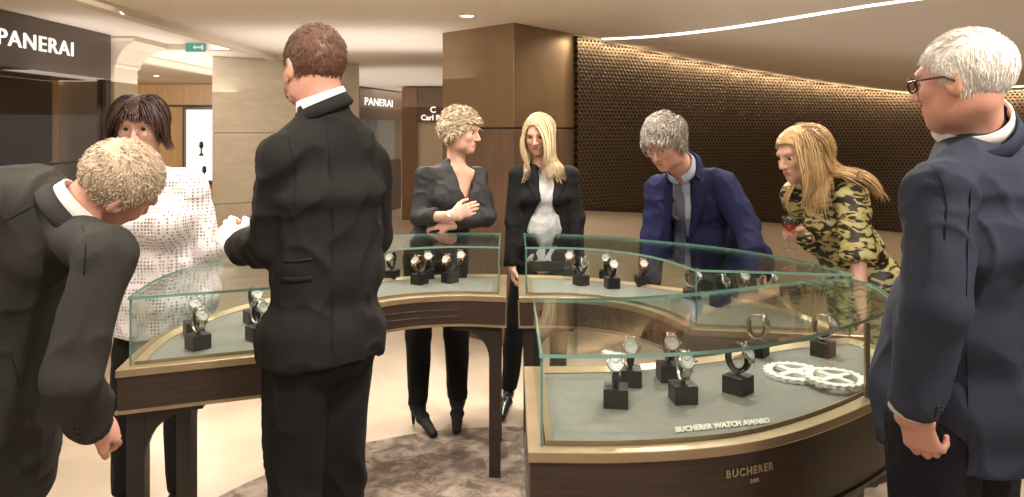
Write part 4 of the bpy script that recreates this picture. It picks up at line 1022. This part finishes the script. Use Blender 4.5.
st = strands(H, 1300, lambda L: (L[:,2]<-.035)&(L[:,1]>.0)&~((np.abs(L[:,0])<.02)&(L[:,2]>-.075)), lambda L: np.tile([0,.1,-1.],(len(L),1)), 3, .003, .0035, .0013, H.prims()[:8], jit=.3)
build_hair('beard', [st], H_BEARD, root)

# ---- 2. white-haired man in the slate suit --------------------------------------------------
BROW[0] = H_WHITE
H = Head(W(963,81,1.60), (-.64,.77,-.12), (0,0,1), .92)
nb = V(1.020,1.640,1.590)
J = dict(feet=(1.03,1.7), neck=nb, chest=V(1.06,1.66,1.34), waist=V(1.035,1.69,1.14), pelvis=V(1.03,1.70,.97), Ls=V(.893,1.55,1.455), Rs=V(1.195,1.76,1.455),
  Le=V(.862,1.50,1.215), Lw=V(.838,1.555,1.00), Re=V(1.32,1.80,1.18), Rw=V(1.22,1.95,.97), Lh=V(.95,1.66,.92), Rh=V(1.10,1.76,.92), Lk=V(.95,1.68,.5), Rk=V(1.10,1.78,.5), La=V(.95,1.64,.09), Ra=V(1.11,1.74,.09))
hL = hand(J['Lw']+V(0,0,-.0), (.30,.02,-.95), (.75,.5,.1), (-.5,.8,0), .75, 1.05, .9)
hR = hand(J['Rw'], (-.3,.4,-.8), (-.8,0,0), (0,1,0), .6, 1.05)
root, body = person('white-haired man in slate blue suit and glasses, back to camera at right edge', J, H, SKR, hands=[hL,hR])
P = jacket_prims(J, 1.0, arm=(.062,.057,.050), pw=(.162,.145), k_arm=.014, sh=.045, nr=.070)
P += [el(V(1.04,1.74,1.08),(.13,.13,.20),k=.08), el(V(.965,1.74,.94),(.07,.08,.12),k=.08), cut(lambda Q: .842-Q[...,2])]
P = sleeve_cut(sleeve_cut(P,J['Le'],J['Lw'],.0),J['Re'],J['Rw']); P.append(sub(rc(nb+V(-.0,.0,.045), nb+V(-.03,.02,.16), .060, .074, .01)))
jk = garment('jacket', P, M['suit_slate'], root, .007, folds(.009,7,(1,1,.45),21))
tr = trousers(J, root, M['trouser_slate'], r=(.098,.078,.062), pel=(.150,.120), seed=8, amp=.005)
shoes(J, root, [(-.6,.8),(-.6,.8)], M['shoe'])
cuff(J,'L',.042,.012,M['shirt_white'],root)
collar(nb+V(-.0,.0,-.004), H.w(0,-.02,-.04)-nb, .060, .036, .007, .004, 'shirt_collar', M['shirt_white'], root, front=(-.72,.68,0), gap=.3, zoff=-.012)
collar(nb+V(0,0,-.026), H.w(0,-.02,-.05)-nb, .067, .036, .012, .005, 'jacket_collar', M['suit_slate'], root, front=(-.72,.68,0), gap=.8, zoff=-.02)
bv = bvh_of(jk)
line_patch(bv, [(971,190),(968,240),(966,330),(968,400),(968,462)], .7, 'back_seam', M['trouser_slate'], root, .0005)
line_patch(bv, [(932,165),(942,182),(947,205),(945,240)], .7, 'sleeve_seam', M['trouser_slate'], root, .0005)
buttons(bv, [(938,408),(937,415),(936,422)], .0065, root)
ln = ml(.075,-.0,.012,-.060)
cp_ = hair_cap(H, ln, .008, .0045, lump=.001)
st = strands(H, 5200, lambda L: ln(L)>.006, flow_short, 6, .0055, .0075, .0010, H.prims()[:8], jit=.13, rise=.001)
build_hair('hair', [cp_, st], H_WHITE, root)
glasses(H, root, M['frame_dark'], r=.0026, rw=.025, rh=.018)

# ---- 3. man bending over the left counter ---------------------------------------------------
BROW[0] = H_SAND
H = Head(W(118,185,1.90), (.40,.75,-.53), (.785,.022,.624), 1.02)
nb = V(-1.115,1.87,1.36)
J = dict(feet=(-1.45,1.9), neck=nb, chest=V(-1.235,1.90,1.300), waist=V(-1.39,1.90,1.15), pelvis=V(-1.45,1.90,.98), Ls=V(-1.17,2.04,1.29), Rs=V(-.970,1.76,1.285),
  Le=V(-1.30,2.04,1.04), Lw=V(-1.34,2.0,.86), Re=V(-1.000,1.68,1.02), Rw=V(-1.030,1.82,.85), Lh=V(-1.43,1.99,.92), Rh=V(-1.43,1.81,.92), Lk=V(-1.38,2.0,.50), Rk=V(-1.36,1.80,.50), La=V(-1.45,2.0,.09), Ra=V(-1.42,1.8,.09))
hR = hand(J['Rw'], (.10,.72,-.35), (-.6,.2,-.5), (.8,.3,0), .55, 1.0, .6); hL = hand(J['Lw'], (.3,.3,-.6), (-.6,0,0), (0,-1,0), .4, 1.0)
root, body = person('man in charcoal suit with short sandy hair bending over the left counter', J, H, SKR, hands=[hL,hR])
P = jacket_prims(J, 1.0, arm=(.062,.056,.048), pw=(.150,.170), k_arm=.02, sh=.052, nr=.066)
P += [el(V(-1.29,1.90,1.385),(.15,.17,.10),k=.08), lo_(V(-1.36,1.90,1.15),V(-1.33,1.87,.66),(0,1,0),(.19,.17),(.21,.13),.08)]
P = sleeve_cut(sleeve_cut(P,J['Le'],J['Lw']),J['Re'],J['Rw']); ax = nrm(H.w(0,-.02,-.05)-nb); P.append(sub(rc(nb+ax*.05, nb+ax*.16, .060, .075, .01))); P.append(cut(lambda Q: .62-Q[...,2]))
jk = garment('jacket', P, M['suit_grey'], root, .0075, folds(.010,7,(1,1,.8),31))
tr = trousers(J, root, M['trouser_black'], r=(.10,.080,.064), pel=(.15,.15), seed=9)
shoes(J, root, [(1,0),(1,0)], M['shoe'])
cuff(J,'R',.038,.010,M['shirt_white'],root)
collar(nb+ax*.012, ax, .063, .040, .007, .004, 'shirt_collar', M['shirt_white'], root, front=(.5,.5,-.7), gap=.3, zoff=-.008)
collar(nb-ax*.016, ax, .072, .040, .014, .006, 'jacket_collar', M['suit_grey'], root, front=(.5,.5,-.7), gap=.8, zoff=-.012)
bv = bvh_of(jk)
line_patch(bv, [(62,180),(78,205),(86,240),(84,275)], 1.2, 'sleeve_seam', M['trouser_black'], root, .0005)
line_patch(bv, [(4,222),(30,208),(60,192),(84,188)], 1.0, 'yoke_seam', M['trouser_black'], root, .0005)
line_patch(bv, [(13,357),(18,370),(22,385)], 3.0, 'pocket_flap', M['suit_grey'], root, .003)
buttons(bv, [(77,430),(79,436),(81,442)], .006, root)
ln = ml(.066,0,.004,-.045)
cp_ = hair_cap(H, ln, .007, .0045, lump=.002)
st = strands(H, 3000, lambda L: ln(L)>.002, flow_short, 5, .0055, .0085, .0015, H.prims()[:8], jit=.35, rise=.002)
build_hair('hair', [cp_, st], H_SAND, root)

# ---- 4. woman in the white knit -------------------------------------------------------------
BROW[0] = H_DARK
H = Head(W(139,127,3.05), (.26,-.95,-.16), (0,0,1), 1.02, True)
nb = V(-1.50,3.07,1.435)
J = dict(feet=(-1.5,3.1), neck=nb, chest=V(-1.47,3.08,1.22), waist=V(-1.45,3.09,1.04), pelvis=V(-1.46,3.10,.90), Ls=V(-1.335,3.07,1.345), Rs=V(-1.645,3.03,1.345),
  Le=V(-1.27,3.08,1.09), Lw=V(-1.37,3.23,.93), Re=V(-1.69,3.04,1.09), Rw=V(-1.57,3.23,.93), Lh=V(-1.37,3.10,.85), Rh=V(-1.55,3.10,.85), Lk=V(-1.39,3.10,.47), Rk=V(-1.60,3.08,.47), La=V(-1.40,3.12,.09), Ra=V(-1.62,3.1,.09))
hL = hand(J['Lw'], (-.6,.1,-.5), (0,1,0), (0,0,1), .4, .92); hR = hand(J['Rw'], (.6,.1,-.5), (0,1,0), (0,0,1), .4, .92)
root, body = person('woman in white openwork knit top with dark bob haircut behind left counter', J, H, SKP, True, hands=[hL,hR])
P = jacket_prims(J, 1.22, True, arm=(.064,.060,.050), pw=(.172,.14), k_arm=.03, sh=.058)
P += [el(V(-1.40,2.96,1.20),(.09,.08,.09),k=.06), el(V(-1.55,2.95,1.20),(.09,.08,.09),k=.06), sub(rc(nb+V(0,0,.005), H.c, .060, .07, .01)), cut(lambda Q: .745-Q[...,2])]
P = sleeve_cut(sleeve_cut(P,J['Le'],J['Lw']),J['Re'],J['Rw'])
garment('knit_top', P, M['knit'], root, .008, folds(.007,7,(1,1,.6),41))
trousers(J, root, M['trouser_black'], r=(.092,.068,.052), pel=(.17,.12)); shoes(J, root, [(0,-1),(0,-1)], M['shoe'])
ln = lambda L: np.minimum(L[...,2]-np.interp(L[...,1],[-.12,-.02,.03,.05,.075,.12],[-.09,-.08,-.05,.0,.058,.062]),.2)
cp_ = hair_cap(H, ln, .016, .0045, lump=.003)
coll = H.prims()[:8]+[rc(H.w(0,-.02,-.05),nb,.055,.07)]
face_ = [el(H.w(0,.075,-.045),(.058*H.s,.07*H.s,.085*H.s),H.R,.01)]
bob = strands(H, 1600, lambda L: (L[:,2]>.03)&(L[:,1]<.045), lambda L: np.stack([np.where(L[:,0]>0,1.,-1.)*(.4+6*np.abs(L[:,0])),L[:,1]*2-.25,-.3*np.ones(len(L))],1), 12, .0125, .024, .0034, coll+face_, grav=.55, jit=.08, rise=.018, minlen=.8, fall=nrm(-H.u+V(0,0,-.5)))
fr = strands(H, 420, lambda L: (L[:,2]>.055)&(L[:,1]>.02), lambda L: np.stack([L[:,0]*3+.1,np.ones(len(L)),-.2*np.ones(len(L))],1), 6, .0085, .014, .0034, coll, grav=.45, jit=.08, rise=.005, minlen=.75)
build_hair('hair', [cp_, bob, fr], H_DARK, root)

# ---- 5. woman with crossed arms -------------------------------------------------------------
BROW[0] = H_SAND
H = Head(W(461,132,4.0), (.93,-.28,-.14), (.05,0,1), .98, True)
nb = V(-.305,4.02,1.405)
J = dict(feet=(-.39,3.98), neck=nb, chest=V(-.335,4.01,1.20), waist=V(-.38,4.02,1.05), pelvis=V(-.41,4.03,.93), Rs=V(-.462,3.95,1.335), Ls=V(-.185,4.09,1.335),
  Re=V(-.485,3.87,1.12), Rw=V(-.300,3.765,1.145), Le=V(-.135,3.97,1.115), Lw=V(-.315,3.83,1.09), Rh=V(-.50,4.0,.88), Lh=V(-.33,4.06,.88), Rk=V(-.50,3.95,.49), Lk=V(-.30,4.02,.49), Ra=V(-.50,3.93,.12), La=V(-.295,4.0,.12))
hR = hand(J['Rw'], (.90,.05,.32), (0,.95,-.1), (0,-.2,1), .35, .93, .3, .05); hL = hand(J['Lw'], (-.9,.1,0), (0,.6,-.7), (0,-.7,.6), .4, .9)
root, body = person('woman in black V-neck top with short curly blonde hair standing with arms crossed', J, H, SKP, True, hands=[hL,hR])
P = jacket_prims(J, 1.0, True, arm=(.046,.045,.038), pw=(.16,.125), k_arm=.02, sh=.048, nr=.062)
P += [el(V(-.335,3.93,1.22),(.08,.05,.07),k=.08), el(V(-.245,3.97,1.22),(.08,.05,.07),k=.08), sub(rc(nb+V(.01,-.01,.035), H.c, .052, .06, .01)), cut(lambda Q: .86-Q[...,2])]
dR = nrm(J['Rw']-J['Re']); P = sleeve_cut(P,J['Re'],J['Rw'],.11); P = sleeve_cut(P,J['Le'],J['Lw'],.01)
P.append(polymask([(446,156),(452,170),(461,192),(468,203),(472,190),(475,170),(474,156),(460,150)],4.0,(.45,-.9,0),V(-.33,4.0,1.2),.02))
garment('top', P, M['top_black'], root, .0065, folds(.007,9,(1,1,.7),51))
trousers(J, root, M['trouser_black'], r=(.088,.066,.05), pel=(.16,.12), hem=.13)
for s,dd in (('R',(.55,-.8)),('L',(.05,-1))):
    garment('ankle_boot', [rc(J[s+'a']+V(0,0,.09), J[s+'a']+V(0,0,.0), .046,.042,.02)]+shoe_prims(J[s+'a'], dd, .98, .075, .9), M['boot'], root, .0055)
ws = MB(); pc = J['Rw']-dR*.02; sd = nrm(np.cross(dR,(0,0,1))); ws.lathe([(.0262,-.009),(.0280,-.009),(.0280,.009),(.0262,.009)],pc,dR,24,cap=False); ws.build('watch_strap', M['steel'], root, True)
ws = MB(); dn = nrm(V(.1,-.85,.4)); ws.lathe([(.017,0),(.017,.006),(.014,.007)],pc+dn*.025,dn,20); ws.build('watch_dial', M['dial_white'], root, True)
ln = ml(.060,0,.0,-.055); cp_ = hair_cap(H, ln, .016, .005, lump=.006)
st = strands(H, 1500, lambda L: ln(L)>-.002, flow_short, 8, .0085, .020, .0036, H.prims()[:8], jit=.6, wave=.45, rise=.018, minlen=.5)
build_hair('hair', [cp_, st], H_CURL, root)
er = MB(); er.lathe([(1e-5,-.008),(.006,-.004),(.006,.004),(1e-5,.008)],H.w(.082,.0,-.046),(0,0,1),8); er.build('earring', M['steel'], root, True)

# ---- 6. woman with long blonde hair and black blazer ---------------------------------------
BROW[0] = H_BLONDE
H = Head(W(539,134,4.2), (-.30,-.90,-.30), (-.03,0,1), .96, True)
nb = V(.172,4.235,1.395)
J = dict(feet=(.14,4.2), neck=nb, chest=V(.180,4.25,1.20), waist=V(.18,4.26,1.04), pelvis=V(.17,4.26,.92), Rs=V(.038,4.22,1.325), Ls=V(.330,4.25,1.325),
  Re=V(.010,4.21,1.07), Rw=V(.0,4.15,.82), Le=V(.365,4.24,1.07), Lw=V(.36,4.16,.82), Rh=V(.09,4.25,.87), Lh=V(.26,4.25,.87), Rk=V(.02,4.20,.48), Lk=V(.27,4.24,.48), Ra=V(-.02,4.18,.11), La=V(.26,4.27,.11))
hR = hand(J['Rw'], (.1,-.2,-.9), (.8,0,0), (0,-1,0), .5, .9); hL = hand(J['Lw'], (-.1,-.2,-.9), (-.8,0,0), (0,-1,0), .5, .9)
root, body = person('woman with long straight blonde hair in black blazer over grey blouse', J, H, SKP, True, hands=[hL,hR])
B_ = [lo_(J['pelvis']-V(0,0,.08),J['waist'],(1,0,0),(.150,.118),(.128,.105),.05), lo_(J['waist'],J['chest'],(1,0,0),(.128,.105),(.135,.105),.05), lo_(J['chest'],nb-V(0,0,.05),(1,0,0),(.135,.105),(.085,.065),.05), sub(rc(nb+V(-.005,-.015,.012), H.c, .056,.07,.01))]
garment('blouse', B_, M['top_grey'], root, .0065, folds(.006,10,(1,1,.4),61))
P = jacket_prims(J, 1.04, True, arm=(.050,.047,.042), pw=(.165,.135), k_arm=.016, sh=.040, nr=.066)
P += [cut(lambda Q: .80-Q[...,2]), sub(rc(nb+V(0,0,.01), H.c, .066,.08,.01))]
P = sleeve_cut(sleeve_cut(P,J['Re'],J['Rw']),J['Le'],J['Lw'])
P.append(polymask([(534,150),(538,175),(540,200),(531,216),(524,236),(520,262),(572,262),(566,238),(558,220),(553,205),(554,180),(555,150)],4.2,(0,-1,0),V(.18,4.2,1.1),.02))
jk = garment('blazer', P, M['blazer_black'], root, .0065, folds(.006,9,(1,1,.5),62))
bv = bvh_of(jk)
patch(bv, [(535,167),(538,182),(539,202)], [(527,169),(527,184),(538,204)], 'lapel', M['blazer_black'], root, .006,.006)
patch(bv, [(556,167),(554,184),(553,206)], [(566,169),(565,186),(554,208)], 'lapel', M['blazer_black'], root, .006,.006)
trousers(J, root, M['trouser_black'], r=(.082,.056,.042), pel=(.155,.12), hem=.12)
for s,dd in (('R',(-.2,-1)),('L',(.1,-1))): garment('court_shoe', shoe_prims(J[s+'a'], dd, .95, .07, .85), M['shoe'], root, .0055)
coll = H.prims()[:8]+[rc(H.w(0,-.02,-.05),nb,.05,.06), lo_(J['waist'],J['chest'],(1,0,0),(.15,.125),(.17,.13),.05), lo_(J['chest'],nb-V(0,0,.06),(1,0,0),(.17,.13),(.10,.075),.05)]
ln = lambda L: L[...,2]-np.interp(L[...,1],[-.12,-.02,.02,.045,.07,.12],[-.09,-.08,-.03,.03,.075,.085])
cp_ = hair_cap(H, ln, .013, .0045, lump=.002)
part = lambda L: np.stack([np.where(L[:,0]>.012,1.,-1.)*(.55+4*np.abs(L[:,0])), -.15+L[:,1]*2, -.35*np.ones(len(L))],1)
face_ = [el(H.w(.004,.085,-.05),(.061*H.s,.085*H.s,.115*H.s),H.R,.01)]
lng = strands(H, 1900, lambda L: (L[:,2]>.04)&(L[:,1]<.055), part, 20, .0175, .016, .0028, coll+face_, grav=.5, jit=.05, rise=.010, minlen=.72, fall=nrm(-H.u*.7+V(0,0,-1)))
build_hair('hair', [cp_, lng], H_BLONDE, root)

# ---- 7. man in the navy blazer --------------------------------------------------------------
BROW[0] = H_GREY
H = Head(W(665,142,3.55), (-.56,-.62,-.50), (-.05,-.05,1), 1.06)
nb = V(.850,3.66,1.375)
J = dict(feet=(1.12,3.9), neck=nb, chest=V(.925,3.76,1.235), waist=V(1.01,3.83,1.08), pelvis=V(1.12,3.91,.95), Rs=V(.755,3.80,1.285), Ls=V(1.025,3.62,1.325),
  Re=V(.715,3.80,1.04), Rw=V(.690,3.74,.80), Le=V(1.130,3.56,1.11), Lw=V(1.15,3.42,.90), Rh=V(1.05,3.98,.90), Lh=V(1.20,3.86,.90), Rk=V(1.02,3.90,.49), Lk=V(1.18,3.78,.49), Ra=V(1.05,3.95,.09), La=V(1.20,3.84,.09))
hR = hand(J['Rw'], (-.1,-.3,-.9), (.8,0,0), (0,-1,0), .4, 1.05); hL = hand(J['Lw'], (.0,-.4,-.9), (-.8,0,0), (0,-1,0), .4, 1.05)
root, body = person('grey-haired man in navy blazer and tie leaning over the back right counter', J, H, SKR, hands=[hL,hR])
ft_ = nrm(np.cross(nb-J['pelvis'], J['Rs']-J['Ls'])); ft_ = ft_ if ft_[1] < 0 else -ft_
sp = nrm(J['Rs']-J['Ls'])
B_ = [lo_(J['pelvis'],J['waist'],sp,(.155,.13),(.145,.135),.05), lo_(J['waist'],J['chest'],sp,(.145,.135),(.15,.125),.05), lo_(J['chest'],nb-nrm(nb-J['chest'])*.06,sp,(.15,.125),(.11,.075),.05)]
sb = garment('shirt', B_, M['shirt_blue'], root, .007, folds(.004,9,(1,1,.4),71))
P = jacket_prims(J, 1.04, arm=(.062,.058,.050), pw=(.185,.16), k_arm=.018, sh=.046, nr=.068)
P += [el(J['waist']+ft_*.05,(.15,.13,.18),k=.06), el(V(.845,3.77,1.10),(.10,.10,.20),k=.06), cut(plane(V(1.10,3.9,.74),(.2,.2,-1)))]
P = sleeve_cut(sleeve_cut(P,J['Re'],J['Rw']),J['Le'],J['Lw']); P.append(sub(rc(nb+V(0,0,.03), H.w(0,0,-.02), .060,.08,.01)))
P.append(polymask([(673,150),(672,175),(672,200),(671,230),(668,262),(692,262),(689,238),(690,215),(692,190),(692,165),(690,150)],3.6,(-.6,-.75,0),V(.93,3.72,1.2),.0))
jk = garment('blazer', P, M['suit_navy'], root, .007, folds(.009,8,(1,1,.5),72))
bv = bvh_of(sb, jk)
patch(bv, [(674,174),(675,200),(674,235),(673,258)], [(679,174),(684,200),(686,232),(687,258)], 'tie', M['tie'], root, .008,.007)
patch(bv, [(673,182),(672,205),(671,232)], [(666,184),(664,206),(669,236)], 'lapel', M['suit_navy'], root, .006,.007)
patch(bv, [(692,163),(692,200),(689,235)], [(703,164),(706,204),(691,240)], 'lapel', M['suit_navy'], root, .006,.007)
line_patch(bv, [(714,228),(722,227),(730,224)], 1.6, 'breast_pocket', M['blazer_black'], root, .001)
axn = nrm(H.w(0,-.02,-.05)-nb)
collar(nb+axn*.012, axn, .062, .042, .010, .004, 'shirt_collar', M['shirt_blue'], root, front=ft_, gap=.22, zoff=-.015)
collar(nb-axn*.012, axn, .074, .040, .014, .006, 'blazer_collar', M['suit_navy'], root, front=ft_, gap=1.0, zoff=-.03)
trousers(J, root, M['trouser_black'], r=(.10,.080,.062), pel=(.18,.145)); shoes(J, root, [(-.6,-.7),(-.6,-.7)], M['shoe'])
ln = ml(.058,0,-.01,-.06); cp_ = hair_cap(H, ln, .015, .0045, lump=.004)
st = strands(H, 2000, lambda L: ln(L)>.0, flow_short, 8, .0095, .019, .0026, H.prims()[:8], jit=.35, wave=.25, rise=.010, minlen=.6)
build_hair('hair', [cp_, st], H_GREY, root)
glasses(H, root, M['frame_gold'], r=.0013, rw=.025, rh=.017)

# ---- 8. woman in the animal print dress ------------------------------------------------------
BROW[0] = H_HONEY
H = Head(W(799,155,3.22), (-.90,-.33,-.26), (-.22,0,1), .97, True)
nb = V(1.345,3.255,1.335)
J = dict(feet=(1.6,3.3), neck=nb, chest=V(1.425,3.27,1.19), waist=V(1.50,3.29,1.05), pelvis=V(1.57,3.31,.90), Ls=V(1.435,3.125,1.290), Rs=V(1.31,3.41,1.275),
  Le=V(1.425,3.05,1.065), Lw=V(1.40,2.96,.86), Re=V(1.41,3.40,1.08), Rw=V(1.255,3.19,1.118), Lh=V(1.57,3.22,.84), Rh=V(1.57,3.40,.84), Lk=V(1.56,3.22,.46), Rk=V(1.55,3.40,.46), La=V(1.62,3.22,.11), Ra=V(1.62,3.40,.11))
hR = hand(J['Rw'], (-.72,-.15,.30), (-.15,-.9,-.35), (-.2,0,1), .85, .92, .9); hL = hand(J['Lw'], (-.1,-.3,-.9), (-.8,0,0), (0,-1,0), .4, .9)
root, body = person('woman with long wavy blonde hair in yellow and black animal print dress', J, H, SKP, True, hands=[hL,hR])
P = jacket_prims(J, 1.0, True, arm=(.066,.066,.048), pw=(.160,.135), k_arm=.02, sh=.045)
P += [lo_(J['pelvis'],V(1.58,3.31,.42),(0,1,0),(.165,.135),(.20,.16),.05), sub(rc(nb+V(0,0,.03), H.c, .052,.06,.01)), cut(lambda Q: .50-Q[...,2])]
dL = nrm(J['Lw']-J['Le']); dn_ = nrm(J['Le']-J['Ls'])
P = sleeve_cut(P, J['Re'], J['Rw'], .12, .09)
[q for q in P if 'arm' in q and np.allclose(q['E'],J['Le'])][0]['arm'].append(sub(rc(J['Le']+dn_*.060, J['Lw']+dL*.05, .072,.072,.003)))
garment('dress', P, M['leopard'], root, .007, folds(.007,8,(1,1,.6),81))
bl = MB(); wc = J['waist']+V(.02,0,-.03); wax = nrm(J['waist']-J['pelvis'])
for s,dd in (('L',(-1,0)),('R',(-1,0))): garment('court_shoe', shoe_prims(J[s+'a'], dd, .95, .06, .85), M['shoe'], root, .0055)
coll = H.prims()[:8]+[rc(H.w(0,-.02,-.05),nb,.05,.06), rc(nb-V(0,0,.05),J['Ls'],.055,.062), lo_(J['waist'],J['chest'],nrm(J['Rs']-J['Ls']),(.135,.112),(.16,.125),.05), lo_(J['chest'],nb-V(0,0,.05),nrm(J['Rs']-J['Ls']),(.16,.13),(.12,.08),.05)]
ln = lambda L: L[...,2]-np.interp(L[...,1],[-.12,-.02,.02,.045,.07,.12],[-.09,-.08,-.03,.03,.070,.08])
cp_ = hair_cap(H, ln, .018, .0045, lump=.004)
part = lambda L: np.stack([np.where(L[:,0]>.0,1.,-1.)*(.5+4*np.abs(L[:,0])), -.25+L[:,1]*2, -.3*np.ones(len(L))],1)
face_ = [el(H.w(0,.09,-.05),(.060*H.s,.085*H.s,.115*H.s),H.R,.01)]
lng = strands(H, 1300, lambda L: (L[:,2]>.03)&(L[:,1]<np.where(L[:,0]>-.012,-.035,.034))&(L[:,1]>-.06), part, 20, .0180, .022, .0030, coll+face_, grav=.45, jit=.10, wave=.14, rise=.022, minlen=.55, fall=nrm(V(.10,-.03,-1)))
bk = strands(H, 1700, lambda L: (L[:,2]>.0)&(L[:,1]<.0), lambda L: np.stack([L[:,0]*4,-.8*np.ones(len(L)),-.4*np.ones(len(L))],1), 22, .0190, .030, .0032, coll, grav=.35, jit=.12, wave=.14, rise=.035, minlen=.5, fall=nrm(V(.62,-.12,-1)))
build_hair('hair', [cp_, lng, bk], H_HONEY, root)
# her wine glass
gp = V(1.172,3.125,1.075)
wg = thing('wine_glass', 'small stemmed glass of rose wine held by the woman in animal print dress', 'wine glass', gp)
m = MB(); prof = [(.030,0),(.030,.002),(.006,.006),(.0042,.02),(.0042,.062),(.010,.070),(.026,.086),(.034,.105),(.035,.120),(.031,.142),(.0295,.142),(.033,.120),(.032,.105),(.024,.087),(1e-4,.072)]
m.lathe(prof, gp, (0,0,1), 28, cap=False); m.build('bowl_and_stem', M['glass'], wg, True)
m = MB(); m.lathe([(1e-4,.0735),(.022,.088),(.031,.105),(.0318,.116),(1e-4,.116)], gp, (0,0,1), 24, cap=False); m.build('wine', M['wine'], wg, True)

# room lighting: ceiling spots, plus unseen lamps added to brighten parts of it
for x,y,e,tx,ty in [(-.30,4.98,1,-.3,4.3),(-1.0,2.9,1,-1.15,2.7),(-.2,1.2,1,-.4,2.2),(.9,2.9,1,.8,2.2),(1.6,1.0,1,.9,1.9),(-1.9,1.6,1,-1.2,2.0),(.4,3.4,1,.3,3.7),(1.9,3.6,1,1.3,3.2),(-.9,4.1,1,-.6,3.8),(.9,4.7,1,.7,3.9),(-2.4,4.6,1,-1.9,4),(-3.9,8.6,1,-4,9)]:
    spot(x,y,95*e,tx,ty,ang=90,col=(1,.93,.84))
for x,y,sx,sy,e in [(-.5,3.0,4,3,40),(-2.0,-.3,3,2,13),(1.5,-.3,3,2,13),(-4.6,8.5,3,5,70),(2.6,4.6,2.5,2.0,9),(-2.4,15,2,3,40),(-5.0,4.7,1.6,2,16),(-1.0,6.6,2.5,1.2,14)]:  # soft downward panels; the pair behind the camera is added fill
    area(x,y,2.33,sx,sy,e)
for x,y,sx,sy,e in [(-.2,2.2,4.5,3.5,42),(-3.4,7.5,1.0,5,30),(2.6,4.4,3,2.5,4),(-1.0,6.4,2.6,1.6,16),(-2,12,2.5,6,30)]:  # unseen upward panels added to brighten the ceiling in place of bounce
    area(x,y,1.98,sx,sy,e,(1,.95,.90),(math.pi,0,0))
spot(-.9,3.9,36,-.35,5.7,1.6,60,col=(1,.9,.76)); spot(.9,4.6,26,.35,5.7,1.7,60,col=(1,.88,.72))  # unseen spots added to brighten the bronze column
spot(-4.4,3.6,90,-3.6,5.9,1.4,80); area(-5.4,4.6,2.2,1.2,2,30)  # unseen lamps added so the left shop interior is not dark
spot(-5.8,9.6,160,-6,12.4,1.4,80); spot(-2.6,6.2,60,-2.4,8.2,1.5,70)
for a in [(-.2,3.1,26,-.27,4.0,1.6),(.25,3.2,16,.17,4.2,1.5),(.6,2.9,14,.75,3.5,1.4),(1.2,2.5,14,1.3,3.2,1.3),(1.0,1.1,26,.98,1.6,1.75),(-1.1,1.0,20,-1.0,1.9,1.5)]:  # narrow unseen spots added to lift the guests' faces and hair
    spot(*a,ang=32)
# cove light washing down the bronze screen
for i in range(0,nw-1,4):
    if wp[i][1] < 3.5: break
    j = min(i+4,nw-1); a = np.array(wp[i][:2])+wn[i]*.13; b = np.array(wp[j][:2])+wn[j]*.13; c_ = (a+b)/2; L = np.linalg.norm(b-a); an = math.atan2(b[1]-a[1],b[0]-a[0])
    zc = ceil_z(c_[0],c_[1])-.03; l = bpy.data.lights.new('cove','AREA'); l.shape = 'RECTANGLE'; l.size = L; l.size_y = .03; l.energy = 6*L; l.color = (1,.80,.52)
    o = bpy.data.objects.new('cove_light', l); C.objects.link(o); nn_ = -wn[(i+j)//2]; tgt = Vector((nn_[0]*.5,nn_[1]*.5,-.9))
    o.location = (c_[0],c_[1],zc); o.rotation_euler = (0,0,0); X_ = Vector((math.cos(an),math.sin(an),0)); Zm = -tgt.normalized(); Y_ = Zm.cross(X_).normalized(); X_ = Y_.cross(Zm)
    from mathutils import Matrix
    o.rotation_euler = Matrix((X_,Y_,Zm)).transposed().to_euler()
w = bpy.data.worlds.new('world'); SC.world = w; w.use_nodes = True; w.node_tree.nodes['Background'].inputs[0].default_value = (1,.94,.87,1); w.node_tree.nodes['Background'].inputs[1].default_value = .40
